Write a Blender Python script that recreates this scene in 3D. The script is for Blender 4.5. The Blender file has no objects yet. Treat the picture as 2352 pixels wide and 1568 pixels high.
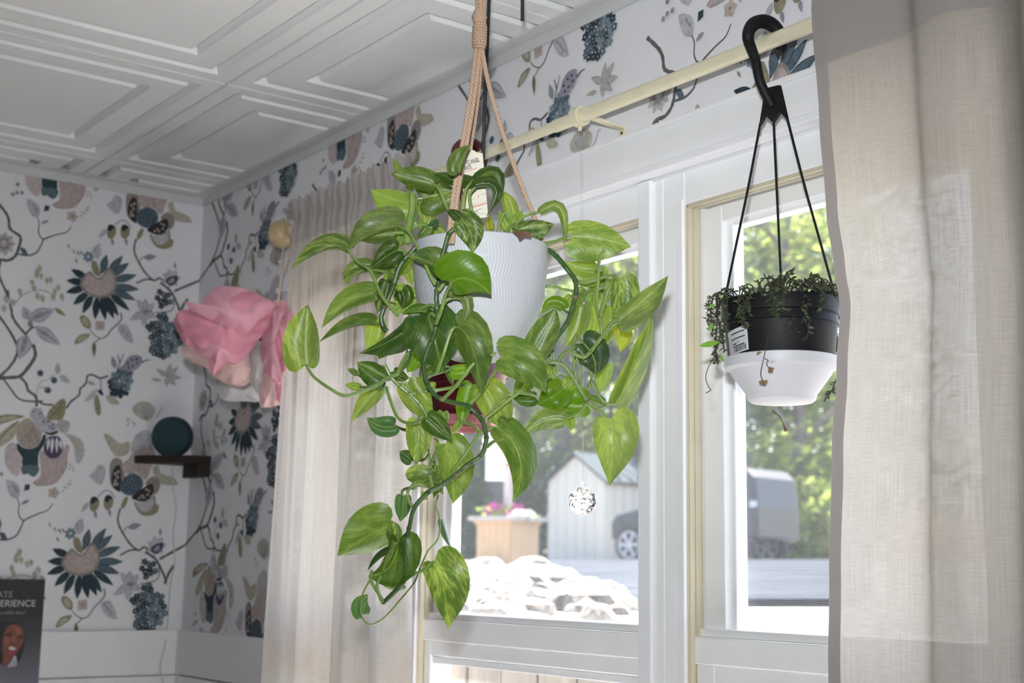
import bpy, bmesh, math, random
from mathutils import Vector, Matrix, noise

# ------------------------------------------------------------------ camera, light, exposure
SC = bpy.context.scene
COL = SC.collection
FW, FH, FP = 2352.0, 1568.0, 3214.4
CAM = Vector((3.05, -1.325, 1.53))
_yaw, _pit, _rol = math.radians(53.65), math.radians(9.345), math.radians(0.84)
FWD = Vector((-math.sin(_yaw)*math.cos(_pit), math.cos(_yaw)*math.cos(_pit), math.sin(_pit)))
_r = FWD.cross(Vector((0, 0, 1))).normalized()
_u = _r.cross(FWD)
RGT = math.cos(_rol)*_r + math.sin(_rol)*_u
UPV = -math.sin(_rol)*_r + math.cos(_rol)*_u

cd = bpy.data.cameras.new('camera')
cam = bpy.data.objects.new('camera', cd)
COL.objects.link(cam)
cam.matrix_world = Matrix(((RGT.x, UPV.x, -FWD.x, CAM.x), (RGT.y, UPV.y, -FWD.y, CAM.y), (RGT.z, UPV.z, -FWD.z, CAM.z), (0, 0, 0, 1)))
cd.sensor_width = 36.0
cd.lens = FP/FW*36.0
cd.clip_start, cd.clip_end = 0.02, 500
cd.dof.use_dof = True
cd.dof.focus_distance = 1.70
cd.dof.aperture_fstop = 7.5
SC.camera = cam

W = bpy.data.worlds.new('sky')
SC.world = W
W.use_nodes = True
_n = W.node_tree.nodes
_sky = _n.new('ShaderNodeTexSky')
_sky.sky_type = 'NISHITA'
_sky.sun_disc = False
_sky.sun_elevation = math.radians(60)
_sky.sun_rotation = math.radians(-30)
_sky.air_density, _sky.dust_density, _sky.ozone_density = 1.0, 2.5, 1.0
_n['Background'].inputs['Strength'].default_value = 0.85
W.node_tree.links.new(_sky.outputs[0], _n['Background'].inputs['Color'])

sd = bpy.data.lights.new('sun', 'SUN')
sd.energy = 40.0
sd.angle = math.radians(0.6)
sd.color = (1.0, 0.98, 0.94)
sun = bpy.data.objects.new('sun', sd)
COL.objects.link(sun)
sun.rotation_euler = Vector((0.20, -0.46, -0.866)).to_track_quat('-Z', 'Y').to_euler()

# the on-camera flash the photo was taken with, sitting just above the lens
fd = bpy.data.lights.new('camera_flash', 'AREA')
fd.shape = 'RECTANGLE'
fd.size, fd.size_y = 0.05, 0.03
fd.energy = 4.0
fd.spread = math.radians(66)
fd.color = (0.93, 0.965, 1.0)
flash = bpy.data.objects.new('camera_flash', fd)
COL.objects.link(flash)
flash.matrix_world = cam.matrix_world.copy()
flash.location = CAM + UPV*0.13 - RGT*0.02 + FWD*0.02

SC.view_settings.view_transform = 'Standard'
SC.view_settings.look = 'None'
SC.view_settings.exposure = 0.0
SC.view_settings.gamma = 1.0
SC.view_settings.use_curve_mapping = False
SC.cycles.use_denoising = True
SC.cycles.max_bounces = 7
SC.cycles.diffuse_bounces = 4
SC.cycles.use_adaptive_sampling = True
SC.cycles.adaptive_threshold = 0.03
SC.cycles.transparent_max_bounces = 12
SC.cycles.sample_clamp_indirect = 14.0
SC.cycles.caustics_reflective = False
SC.cycles.caustics_refractive = False

# ------------------------------------------------------------------ helpers
def ray(px, py):
    return RGT*((px-FW/2)/FP) + UPV*(-(py-FH/2)/FP) + FWD
def U(px, py, d):                      # photo pixel at a real distance -> place in the room
    return CAM + ray(px, py)*d
def UP(px, py, ax, val):               # photo pixel on a real plane
    r = ray(px, py)
    return CAM + r*((val-CAM[ax])/r[ax])
def lerp(a, b, t): return a+(b-a)*t
def rnd(seed): return random.Random(seed)

def node_mat(name):
    m = bpy.data.materials.new(name)
    m.use_nodes = True
    nt = m.node_tree
    return m, nt, nt.nodes, nt.links, nt.nodes['Principled BSDF']

MATS = {}
def pm(name, col, rough=0.5, var=0.06, scale=30.0, bump=0.0, bscale=None, metal=0.0, spec=0.5, stretch=None, coords='Object', alpha_t=0.0, sheen=0.0):
    """Procedural painted/plain surface: noise-varied colour, optional noise relief, optional light passing through."""
    if name in MATS: return MATS[name]
    m, nt, N, L, b = node_mat(name)
    tc = N.new('ShaderNodeTexCoord'); mp = N.new('ShaderNodeMapping')
    if stretch: mp.inputs['Scale'].default_value = stretch
    L.new(tc.outputs[coords], mp.inputs['Vector'])
    nz = N.new('ShaderNodeTexNoise'); nz.inputs['Scale'].default_value = scale; nz.inputs['Detail'].default_value = 4
    L.new(mp.outputs[0], nz.inputs['Vector'])
    cr = N.new('ShaderNodeValToRGB')
    cr.color_ramp.elements[0].position, cr.color_ramp.elements[1].position = 0.3, 0.7
    cr.color_ramp.elements[0].color = (*[max(0, c*(1-var)) for c in col], 1)
    cr.color_ramp.elements[1].color = (*[min(1, c*(1+var)) for c in col], 1)
    L.new(nz.outputs[0], cr.inputs[0]); L.new(cr.outputs[0], b.inputs['Base Color'])
    b.inputs['Roughness'].default_value = rough
    b.inputs['Metallic'].default_value = metal
    b.inputs['Specular IOR Level'].default_value = spec
    if bump:
        nb = N.new('ShaderNodeTexNoise'); nb.inputs['Scale'].default_value = bscale or scale*3
        L.new(mp.outputs[0], nb.inputs['Vector'])
        bp = N.new('ShaderNodeBump'); bp.inputs['Strength'].default_value = bump; bp.inputs['Distance'].default_value = 0.004
        L.new(nb.outputs[0], bp.inputs['Height']); L.new(bp.outputs[0], b.inputs['Normal'])
    if alpha_t:
        tr = N.new('ShaderNodeBsdfTranslucent'); L.new(cr.outputs[0], tr.inputs[0])
        mx = N.new('ShaderNodeMixShader'); mx.inputs[0].default_value = alpha_t
        L.new(b.outputs[0], mx.inputs[1]); L.new(tr.outputs[0], mx.inputs[2])
        L.new(mx.outputs[0], N['Material Output'].inputs[0])
    MATS[name] = m
    return m

ORG = {}
def props(o, label=None, cat=None, group=None, kind=None):
    if label: o['label'] = label
    if cat: o['category'] = cat
    if group: o['group'] = group
    if kind: o['kind'] = kind
    return o
def thing(name, loc, label=None, cat=None, group=None, kind=None):
    o = bpy.data.objects.new(name, None)
    COL.objects.link(o)
    o.empty_display_size = 0.05
    o.location = loc
    ORG[o.name] = Vector(loc)
    return props(o, label, cat, group, kind)

class MB:
    def __init__(s): s.v, s.f = [], []
    def add(s, vs, fs):
        k = len(s.v); s.v += [Vector(p) for p in vs]; s.f += [tuple(i+k for i in f) for f in fs]; return s
    def box(s, x0, x1, y0, y1, z0, z1):
        return s.add([(x0,y0,z0),(x1,y0,z0),(x1,y1,z0),(x0,y1,z0),(x0,y0,z1),(x1,y0,z1),(x1,y1,z1),(x0,y1,z1)],
                     [(0,3,2,1),(4,5,6,7),(0,1,5,4),(1,2,6,5),(2,3,7,6),(3,0,4,7)])
    def tube(s, pts, r, seg=8, caps=True, flat=None):
        pts = [Vector(p) for p in pts]; n = len(pts)
        rs = r if isinstance(r, (list, tuple)) else [r]*n
        tan = [(pts[min(i+1, n-1)]-pts[max(i-1, 0)]).normalized() for i in range(n)]
        a = tan[0].orthogonal().normalized()
        vs = []; fs = []
        for i in range(n):
            a = (a - tan[i]*a.dot(tan[i]))
            a = a.normalized() if a.length > 1e-6 else tan[i].orthogonal().normalized()
            b = tan[i].cross(a)
            for k in range(seg):
                t = 2*math.pi*k/seg
                vs.append(pts[i] + a*math.cos(t)*rs[i] + b*math.sin(t)*rs[i])
        for i in range(n-1):
            for k in range(seg):
                fs.append((i*seg+k, i*seg+(k+1) % seg, (i+1)*seg+(k+1) % seg, (i+1)*seg+k))
        if caps:
            fs.append(tuple(range(seg-1, -1, -1))); fs.append(tuple((n-1)*seg+k for k in range(seg)))
        return s.add(vs, fs)
    def lathe(s, prof, c, seg=40, axis=None, close=False):
        """prof = list of (radius, height); c = centre; axis = optional (X, Y, Z) frame."""
        c = Vector(c); ax = axis or (Vector((1,0,0)), Vector((0,1,0)), Vector((0,0,1)))
        vs = []; fs = []; n = len(prof)
        for r, h in prof:
            for k in range(seg):
                t = 2*math.pi*k/seg
                vs.append(c + ax[0]*r*math.cos(t) + ax[1]*r*math.sin(t) + ax[2]*h)
        for i in range(n-1):
            for k in range(seg):
                fs.append((i*seg+k, i*seg+(k+1) % seg, (i+1)*seg+(k+1) % seg, (i+1)*seg+k))
        if prof[0][0] > 1e-4: fs.append(tuple(range(seg-1, -1, -1)))
        if prof[-1][0] > 1e-4: fs.append(tuple((n-1)*seg+k for k in range(seg)))
        return s.add(vs, fs)
    def grid(s, fn, nu, nv):
        vs = [fn(i/nu, j/nv) for j in range(nv+1) for i in range(nu+1)]
        fs = [(j*(nu+1)+i, j*(nu+1)+i+1, (j+1)*(nu+1)+i+1, (j+1)*(nu+1)+i) for j in range(nv) for i in range(nu)]
        return s.add(vs, fs)
    def prism(s, poly, d):
        """polygon (3D points) pushed along vector d"""
        n = len(poly); d = Vector(d)
        vs = [Vector(p) for p in poly] + [Vector(p)+d for p in poly]
        fs = [tuple(range(n-1, -1, -1)), tuple(range(n, 2*n))] + [(i, (i+1) % n, n+(i+1) % n, n+i) for i in range(n)]
        return s.add(vs, fs)
    def build(s, name, mat, parent=None, smooth=True, origin=None, ang=40, bevel=0.0):
        if parent is not None:
            org = ORG[parent.name]
        else:
            if origin is None:
                xs = [p.x for p in s.v]; ys = [p.y for p in s.v]; zs = [p.z for p in s.v]
                org = Vector(((min(xs)+max(xs))/2, (min(ys)+max(ys))/2, min(zs)))
            else: org = Vector(origin)
        me = bpy.data.meshes.new(name)
        me.from_pydata([p-org for p in s.v], [], s.f)
        bm = bmesh.new(); bm.from_mesh(me)
        bmesh.ops.recalc_face_normals(bm, faces=bm.faces)
        bm.to_mesh(me); bm.free()
        me.materials.append(mat)
        if smooth:
            me.shade_smooth() if hasattr(me, 'shade_smooth') else None
            me.set_sharp_from_angle(angle=math.radians(ang))
        o = bpy.data.objects.new(name, me)
        COL.objects.link(o)
        ORG[o.name] = org
        if parent is not None: o.parent = parent
        else: o.location = org
        if bevel:
            bv = o.modifiers.new('edge', 'BEVEL'); bv.width = bevel; bv.segments = 2; bv.limit_method = 'ANGLE'; bv.angle_limit = math.radians(50)
        return o

def crom(P, per=6, closed=False):
    """Catmull-Rom through a list of tuples/Vectors"""
    P = [Vector(p) for p in P]; n = len(P); out = []
    rng = range(n if closed else n-1)
    for i in rng:
        if closed: a, b, c, d = P[(i-1) % n], P[i], P[(i+1) % n], P[(i+2) % n]
        else: a, b, c, d = P[max(i-1, 0)], P[i], P[i+1], P[min(i+2, n-1)]
        for k in range(per):
            t = k/per
            out.append(0.5*((2*b) + (c-a)*t + (2*a-5*b+4*c-d)*t*t + (3*b-a-3*c+d)*t*t*t))
    if not closed: out.append(P[-1])
    return out

ZM = {'a': (660,420,5.2267), 'b': (880,330,5.2267), 'c': (1100,420,5.2267), 'd': (1250,560,5.2267), 'e': (650,680,5.2267),
      'g': (900,560,5.2267), 'h': (900,800,5.2267), 'i': (1150,760,5.2267), 'j': (1280,800,4.75), 'k': (900,960,4.48), 'l': (750,1120,4.48),
      'A': (650,330,3.136), 'B': (1050,330,3.136), 'C': (650,780,3.136), 'D': (1050,780,3.136),
      'W1': (0,380,5.2267), 'W2': (200,380,5.2267), 'W3': (0,660,5.2267), 'W4': (200,660,5.2267), 'W5': (0,900,5.2267),
      'L1': (0,380,2.529), 'L2': (0,950,2.537), 'S': (1600,620,5.226), 'T': (1550,550,3.4844), 'P': (380,480,3.2667), 'Q': (290,940,9.224), 'R': (0,1310,6.077)}
def Z(tag, x, y):
    ox, oy, s = ZM[tag]
    return ox+x/s, oy+y/s

# ------------------------------------------------------------------ materials
M_WHITE = pm('white_trim_paint', (0.90, 0.90, 0.92), 0.35, 0.02, 12)
M_PVC = pm('white_vinyl', (0.93, 0.93, 0.94), 0.3, 0.02, 15)
M_BEIGE = pm('beige_vinyl_track', (0.62, 0.56, 0.42), 0.4, 0.05, 20)
M_WALL = pm('wallpaper_ground', (0.78, 0.78, 0.80), 0.6, 0.03, 4, 0.05, 300)
M_WAINS = pm('wainscot_paint', (0.82, 0.82, 0.82), 0.45, 0.03, 6)
M_CEIL = pm('ceiling_tile_vinyl', (0.86, 0.86, 0.855), 0.38, 0.03, 3)
M_FLOOR = pm('floor_boards', (0.17, 0.12, 0.085), 0.5, 0.25, 6, stretch=(1, 8, 1))
M_PLAIN = pm('plain_wall_paint', (0.38, 0.375, 0.37), 0.6, 0.03, 5)
M_ROD = pm('cream_gold_rod', (0.78, 0.72, 0.52), 0.30, 0.05, 40, metal=0.1)
M_GOLD = pm('gold_finial', (0.60, 0.46, 0.26), 0.34, 0.22, 35, 0.3, 60, metal=0.2)
M_BLACK = pm('black_plastic', (0.010, 0.010, 0.011), 0.55, 0.2, 40, spec=0.25)
M_MAROON = pm('maroon_plastic', (0.115, 0.016, 0.024), 0.35, 0.12, 30, alpha_t=0.12)
M_PINKSAUCER = pm('pink_clear_saucer', (0.62, 0.30, 0.30), 0.25, 0.1, 30, alpha_t=0.4)
M_ROPE = None
M_SOIL = pm('potting_soil', (0.035, 0.022, 0.015), 0.95, 0.4, 80, 1.0, 120)
M_STICK = pm('black_metal', (0.015, 0.015, 0.017), 0.45, 0.2, 60)
M_PRINT_DARK = pm('dark_print', (0.03, 0.03, 0.035), 0.6, 0.1, 50)
M_PRINT_RED = pm('red_print', (0.60, 0.08, 0.05), 0.6, 0.1, 50)
M_PRINT_GREY = pm('grey_print', (0.35, 0.34, 0.33), 0.6, 0.1, 50)
M_PRINT_WHITE = pm('white_print', (0.62, 0.62, 0.62), 0.6, 0.05, 50)

def pane_mat(name, haze, tint=(1, 1, 1)):
    m, nt, N, L, b = node_mat(name)
    N.remove(b)
    tr = N.new('ShaderNodeBsdfTransparent'); tr.inputs[0].default_value = (*tint, 1)
    gl = N.new('ShaderNodeBsdfGlossy'); gl.inputs['Roughness'].default_value = 0.02
    lw = N.new('ShaderNodeLayerWeight'); lw.inputs[0].default_value = 0.5
    pw = N.new('ShaderNodeMath'); pw.operation = 'POWER'; pw.inputs[1].default_value = 5.0; L.new(lw.outputs['Facing'], pw.inputs[0])
    fr = N.new('ShaderNodeMath'); fr.operation = 'MULTIPLY_ADD'; fr.inputs[1].default_value = 0.45; fr.inputs[2].default_value = 0.02; L.new(pw.outputs[0], fr.inputs[0])
    m1 = N.new('ShaderNodeMixShader'); L.new(fr.outputs[0], m1.inputs[0]); L.new(tr.outputs[0], m1.inputs[1]); L.new(gl.outputs[0], m1.inputs[2])
    tl = N.new('ShaderNodeBsdfTranslucent'); tl.inputs[0].default_value = (0.95, 0.97, 1, 1)
    nz = N.new('ShaderNodeTexNoise'); nz.inputs['Scale'].default_value = 9; nz.inputs['Detail'].default_value = 6
    tc = N.new('ShaderNodeTexCoord'); L.new(tc.outputs['Object'], nz.inputs['Vector'])
    mr = N.new('ShaderNodeMapRange'); mr.inputs['To Min'].default_value = haze*0.6; mr.inputs['To Max'].default_value = haze*1.4
    L.new(nz.outputs[0], mr.inputs['Value'])
    m2 = N.new('ShaderNodeMixShader'); L.new(mr.outputs[0], m2.inputs[0]); L.new(m1.outputs[0], m2.inputs[1]); L.new(tl.outputs[0], m2.inputs[2])
    L.new(m2.outputs[0], N['Material Output'].inputs[0])
    return m
M_PANE = pane_mat('hazy_window_glass', 0.032)  # noise-varied translucent haze mixed into the glass, washing out the view

def screen_mat():
    m, nt, N, L, b = node_mat('insect_screen_mesh')
    b.inputs['Base Color'].default_value = (0.22, 0.23, 0.24, 1); b.inputs['Roughness'].default_value = 0.6
    tc = N.new('ShaderNodeTexCoord')
    wv = N.new('ShaderNodeTexWave'); wv.bands_direction = 'Z'; wv.inputs['Scale'].default_value = 130; wv.inputs['Distortion'].default_value = 0.0
    L.new(tc.outputs['Object'], wv.inputs['Vector'])
    mr = N.new('ShaderNodeMapRange'); mr.inputs['To Min'].default_value = 0.06; mr.inputs['To Max'].default_value = 0.42
    L.new(wv.outputs['Fac'], mr.inputs['Value'])
    tr = N.new('ShaderNodeBsdfTransparent')
    mx = N.new('ShaderNodeMixShader'); L.new(mr.outputs[0], mx.inputs[0]); L.new(tr.outputs[0], mx.inputs[1]); L.new(b.outputs[0], mx.inputs[2])
    L.new(mx.outputs[0], N['Material Output'].inputs[0])
    return m
M_SCREEN = screen_mat()

def linen_mat(name, col, trans, thin):
    m, nt, N, L, b = node_mat(name)
    tc = N.new('ShaderNodeTexCoord')
    def threads(scale, st):
        mp = N.new('ShaderNodeMapping'); mp.inputs['Scale'].default_value = st
        L.new(tc.outputs['UV'], mp.inputs['Vector'])
        nz = N.new('ShaderNodeTexNoise'); nz.inputs['Scale'].default_value = scale; nz.inputs['Detail'].default_value = 5; nz.inputs['Roughness'].default_value = 0.7
        L.new(mp.outputs[0], nz.inputs['Vector'])
        return nz.outputs[0]
    h = threads(1.0, (26, 1300, 1)); v = threads(1.0, (620, 16, 1)); big = threads(6.0, (1, 1, 1))
    ad = N.new('ShaderNodeMath'); ad.operation = 'ADD'; L.new(h, ad.inputs[0]); L.new(v, ad.inputs[1])
    mr = N.new('ShaderNodeMapRange'); mr.inputs['From Min'].default_value = 0.7; mr.inputs['From Max'].default_value = 1.3
    L.new(ad.outputs[0], mr.inputs['Value'])
    cr = N.new('ShaderNodeValToRGB')
    cr.color_ramp.elements[0].position = 0.05
    cr.color_ramp.elements[0].color = (*[c*0.72 for c in col], 1); cr.color_ramp.elements[1].color = (*[min(1, c*1.08) for c in col], 1)
    L.new(mr.outputs[0], cr.inputs[0])
    L.new(cr.outputs[0], b.inputs['Base Color']); b.inputs['Roughness'].default_value = 0.9; b.inputs['Specular IOR Level'].default_value = 0.1
    bp = N.new('ShaderNodeBump'); bp.inputs['Strength'].default_value = 0.25; bp.inputs['Distance'].default_value = 0.001
    L.new(ad.outputs[0], bp.inputs['Height']); L.new(bp.outputs[0], b.inputs['Normal'])
    tl = N.new('ShaderNodeBsdfTranslucent'); L.new(cr.outputs[0], tl.inputs[0])
    mx = N.new('ShaderNodeMixShader'); mx.inputs[0].default_value = trans
    L.new(b.outputs[0], mx.inputs[1]); L.new(tl.outputs[0], mx.inputs[2])
    tp = N.new('ShaderNodeBsdfTransparent')
    m3 = N.new('ShaderNodeMixShader')
    mr2 = N.new('ShaderNodeMapRange'); mr2.inputs['From Min'].default_value = 0.75; mr2.inputs['From Max'].default_value = 1.3
    mr2.inputs['To Min'].default_value = 0.0; mr2.inputs['To Max'].default_value = thin*2
    L.new(ad.outputs[0], mr2.inputs['Value'])
    L.new(mr2.outputs[0], m3.inputs[0]); L.new(mx.outputs[0], m3.inputs[1]); L.new(tp.outputs[0], m3.inputs[2])
    L.new(m3.outputs[0], N['Material Output'].inputs[0])
    return m
M_LINEN = linen_mat('linen_weave', (0.74, 0.69, 0.62), 0.58, 0.03)
M_HEM = linen_mat('linen_hem', (0.56, 0.52, 0.50), 0.35, 0.01)

def attr_mat(name, rough=0.6):
    m, nt, N, L, b = node_mat(name)
    at = N.new('ShaderNodeAttribute'); at.attribute_name = 'ink'
    tc = N.new('ShaderNodeTexCoord'); nz = N.new('ShaderNodeTexNoise'); nz.inputs['Scale'].default_value = 160; nz.inputs['Detail'].default_value = 3
    L.new(tc.outputs['Object'], nz.inputs['Vector'])
    mr = N.new('ShaderNodeMapRange'); mr.inputs['To Min'].default_value = 0.55; mr.inputs['To Max'].default_value = 1.45
    L.new(nz.outputs[0], mr.inputs['Value'])
    mx = N.new('ShaderNodeVectorMath'); mx.operation = 'SCALE'; L.new(at.outputs['Color'], mx.inputs[0]); L.new(mr.outputs[0], mx.inputs['Scale'])
    L.new(mx.outputs[0], b.inputs['Base Color']); b.inputs['Roughness'].default_value = rough
    b.inputs['Specular IOR Level'].default_value = 0.3
    return m
M_INK = attr_mat('wallpaper_ink')

def leaf_mat():
    m, nt, N, L, b = node_mat('pothos_leaf')
    oi = N.new('ShaderNodeObjectInfo')
    uv = N.new('ShaderNodeUVMap')
    sp = N.new('ShaderNodeSeparateXYZ'); L.new(uv.outputs[0], sp.inputs[0])
    # streaky variegation running outward from the midrib
    ab = N.new('ShaderNodeMath'); ab.operation = 'ABSOLUTE'; L.new(sp.outputs['Y'], ab.inputs[0])
    skew = N.new('ShaderNodeMath'); skew.operation = 'MULTIPLY_ADD'; skew.inputs[1].default_value = -0.55
    L.new(ab.outputs[0], skew.inputs[0]); L.new(sp.outputs['X'], skew.inputs[2])
    cb = N.new('ShaderNodeCombineXYZ'); L.new(skew.outputs[0], cb.inputs['X']); L.new(sp.outputs['Y'], cb.inputs['Y'])
    rl = N.new('ShaderNodeMath'); rl.operation = 'MULTIPLY'; rl.inputs[1].default_value = 37.0; L.new(oi.outputs['Random'], rl.inputs[0]); L.new(rl.outputs[0], cb.inputs['Z'])
    mp = N.new('ShaderNodeMapping'); mp.inputs['Scale'].default_value = (4.5, 2.6, 1); L.new(cb.outputs[0], mp.inputs['Vector'])
    nz = N.new('ShaderNodeTexNoise'); nz.inputs['Scale'].default_value = 2.2; nz.inputs['Detail'].default_value = 8; nz.inputs['Roughness'].default_value = 0.65
    L.new(mp.outputs[0], nz.inputs['Vector'])
    mp2 = N.new('ShaderNodeMapping'); mp2.inputs['Scale'].default_value = (2.0, 1.0, 1); L.new(cb.outputs[0], mp2.inputs['Vector'])
    nb = N.new('ShaderNodeTexNoise'); nb.inputs['Scale'].default_value = 1.4; nb.inputs['Detail'].default_value = 2; L.new(mp2.outputs[0], nb.inputs['Vector'])
    ml = N.new('ShaderNodeMath'); ml.operation = 'MULTIPLY'; L.new(nz.outputs[0], ml.inputs[0]); L.new(nb.outputs[0], ml.inputs[1])
    mr = N.new('ShaderNodeMapRange'); mr.inputs['From Min'].default_value = 0.20; mr.inputs['From Max'].default_value = 0.36
    L.new(ml.outputs[0], mr.inputs['Value'])
    va = N.new('ShaderNodeMath'); va.operation = 'MULTIPLY'; L.new(mr.outputs[0], va.inputs[0]); L.new(oi.outputs['Alpha'], va.inputs[1])
    pale = N.new('ShaderNodeMix'); pale.data_type = 'RGBA'; pale.inputs[7].default_value = (0.34, 0.43, 0.14, 1)
    L.new(va.outputs[0], pale.inputs[0]); L.new(oi.outputs['Color'], pale.inputs[6])
    # lighter midrib
    md = N.new('ShaderNodeMapRange'); md.inputs['From Min'].default_value = 0.0; md.inputs['From Max'].default_value = 0.07; md.inputs['To Min'].default_value = 0.5; md.inputs['To Max'].default_value = 0.0
    L.new(ab.outputs[0], md.inputs['Value'])
    rib = N.new('ShaderNodeMix'); rib.data_type = 'RGBA'; rib.inputs[7].default_value = (0.27, 0.40, 0.12, 1)
    L.new(md.outputs[0], rib.inputs[0]); L.new(pale.outputs[2], rib.inputs[6])
    L.new(rib.outputs[2], b.inputs['Base Color'])
    b.inputs['Roughness'].default_value = 0.36; b.inputs['Specular IOR Level'].default_value = 0.45
    # side veins
    wv = N.new('ShaderNodeTexWave'); wv.bands_direction = 'X'; wv.inputs['Scale'].default_value = 3.2; wv.inputs['Distortion'].default_value = 1.0; L.new(cb.outputs[0], wv.inputs['Vector'])
    bp = N.new('ShaderNodeBump'); bp.inputs['Strength'].default_value = 0.05; bp.inputs['Distance'].default_value = 0.0015
    L.new(wv.outputs['Fac'], bp.inputs['Height']); L.new(bp.outputs[0], b.inputs['Normal'])
    tl = N.new('ShaderNodeBsdfTranslucent')
    br = N.new('ShaderNodeMix'); br.data_type = 'RGBA'; br.blend_type = 'MULTIPLY'; br.inputs[0].default_value = 1.0; br.inputs[7].default_value = (1.7, 1.6, 0.65, 1)
    L.new(rib.outputs[2], br.inputs[6]); L.new(br.outputs[2], tl.inputs[0])
    mx = N.new('ShaderNodeMixShader'); mx.inputs[0].default_value = 0.50
    L.new(b.outputs[0], mx.inputs[1]); L.new(tl.outputs[0], mx.inputs[2]); L.new(mx.outputs[0], N['Material Output'].inputs[0])
    return m
M_LEAF = leaf_mat()
M_VINE = pm('pothos_vine', (0.040, 0.090, 0.020), 0.4, 0.3, 60)
M_VINE_L = pm('pothos_young_vine', (0.20, 0.30, 0.09), 0.4, 0.25, 60, alpha_t=0.15)
M_PETI = pm('pothos_petiole', (0.22, 0.33, 0.085), 0.4, 0.2, 60, alpha_t=0.2)
M_NODE = pm('pothos_node', (0.16, 0.10, 0.05), 0.7, 0.3, 120)

def rope_mat():
    m, nt, N, L, b = node_mat('jute_rope')
    uv = N.new('ShaderNodeTexCoord'); wv = N.new('ShaderNodeTexWave'); wv.bands_direction = 'DIAGONAL'; wv.inputs['Scale'].default_value = 120; wv.inputs['Distortion'].default_value = 4
    L.new(uv.outputs['Object'], wv.inputs['Vector'])
    cr = N.new('ShaderNodeValToRGB'); cr.color_ramp.elements[0].color = (0.38, 0.255, 0.175, 1); cr.color_ramp.elements[1].color = (0.56, 0.40, 0.285, 1)
    L.new(wv.outputs['Fac'], cr.inputs[0]); L.new(cr.outputs[0], b.inputs['Base Color'])
    b.inputs['Roughness'].default_value = 0.9
    bp = N.new('ShaderNodeBump'); bp.inputs['Strength'].default_value = 0.4; bp.inputs['Distance'].default_value = 0.001
    L.new(wv.outputs['Fac'], bp.inputs['Height']); L.new(bp.outputs[0], b.inputs['Normal'])
    return m
M_ROPE = rope_mat()

# ------------------------------------------------------------------ room shell
ROOM_X, ROOM_Y, CZ = 4.43, -3.965, 2.40
# openings of the three window units, X ranges at the inside face
UNITS = [(0.60, 0.90), (0.985, 1.565), (1.653, 2.15)]
WZ0, WZ1 = 0.80, 2.043

w = MB().box(-0.14, 0, ROOM_Y-0.14, 0.14, 0, 2.5).build('wall_left', M_WALL, smooth=False); props(w, 'wall with blue and taupe floral wallpaper, left of the corner', kind='structure'); WALL_L = w
m = MB()
m.box(0, 0.52, 0, 0.14, 0, 2.5); m.box(2.23, ROOM_X, 0, 0.14, 0, 2.5); m.box(0.52, 2.23, 0, 0.14, 2.09, 2.5); m.box(0.52, 2.23, 0, 0.14, 0, 0.74)
WALL_W = props(m.build('wall_window', M_WALL, smooth=False), 'wall with floral wallpaper around the bright window', kind='structure')
props(MB().box(ROOM_X, ROOM_X+0.14, ROOM_Y-0.14, 0.14, 0, 2.5).build('wall_right', M_PLAIN, smooth=False), 'plain pale wall outside the view', kind='structure')
props(MB().box(0, ROOM_X, ROOM_Y-0.14, ROOM_Y, 0, 2.5).build('wall_back', M_PLAIN, smooth=False), 'plain pale wall behind the camera', kind='structure')
props(MB().box(-0.14, ROOM_X+0.14, ROOM_Y-0.14, 0.14, -0.1, 0).build('floor', M_FLOOR, smooth=False), 'brown wooden floor', kind='structure')
CEIL = props(MB().box(-0.14, ROOM_X+0.14, ROOM_Y-0.14, 0.60, 2.5, 2.6).build('ceiling', M_PLAIN, smooth=False), 'white ceiling of moulded square tiles with double grooves', kind='structure')  # slab runs past the window wall as an unseen eave, added to block sun

# moulded ceiling tiles: flat field with two concentric grooves, a thin seam between tiles
TS = 0.61
def tile_rings():
    h = TS/2
    return [(h-0.0012, 0.006), (h-0.003, 0.0), (h-0.034, 0.0), (h-0.039, 0.014), (h-0.050, 0.014), (h-0.055, 0.0),
            (h-0.104, 0.0), (h-0.109, 0.014), (h-0.120, 0.014), (h-0.125, 0.0), (0.0, 0.0)]
def tile_mesh(clip):
    m = MB(); R = tile_rings()
    vs = []; fs = []
    for (q, z) in R[:-1]:
        vs += [(-q, -q, z), (q, -q, z), (q, q, z), (-q, q, z)]
    n = len(R)-1
    for i in range(n-1):
        for k in range(4):
            fs.append((4*i+k, 4*i+(k+1) % 4, 4*i+4+(k+1) % 4, 4*i+4+k))
    k = 4*(n-1); fs.append((k, k+1, k+2, k+3))
    me = bpy.data.meshes.new('ceiling_tile'); me.from_pydata(vs, [], fs)
    bm = bmesh.new(); bm.from_mesh(me)
    for (co, no) in clip:
        bmesh.ops.bisect_plane(bm, geom=bm.verts[:]+bm.edges[:]+bm.faces[:], plane_co=co, plane_no=no, clear_outer=True)
    bmesh.ops.recalc_face_normals(bm, faces=bm.faces)
    bm.normal_update()
    for f in bm.faces:
        if f.normal.z > 0: f.normal_flip()
    bm.to_mesh(me); bm.free()
    me.materials.append(M_CEIL)
    return me
TILE_FULL = tile_mesh([])
x0s = 0.159-TS; y0s = -0.300
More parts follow.
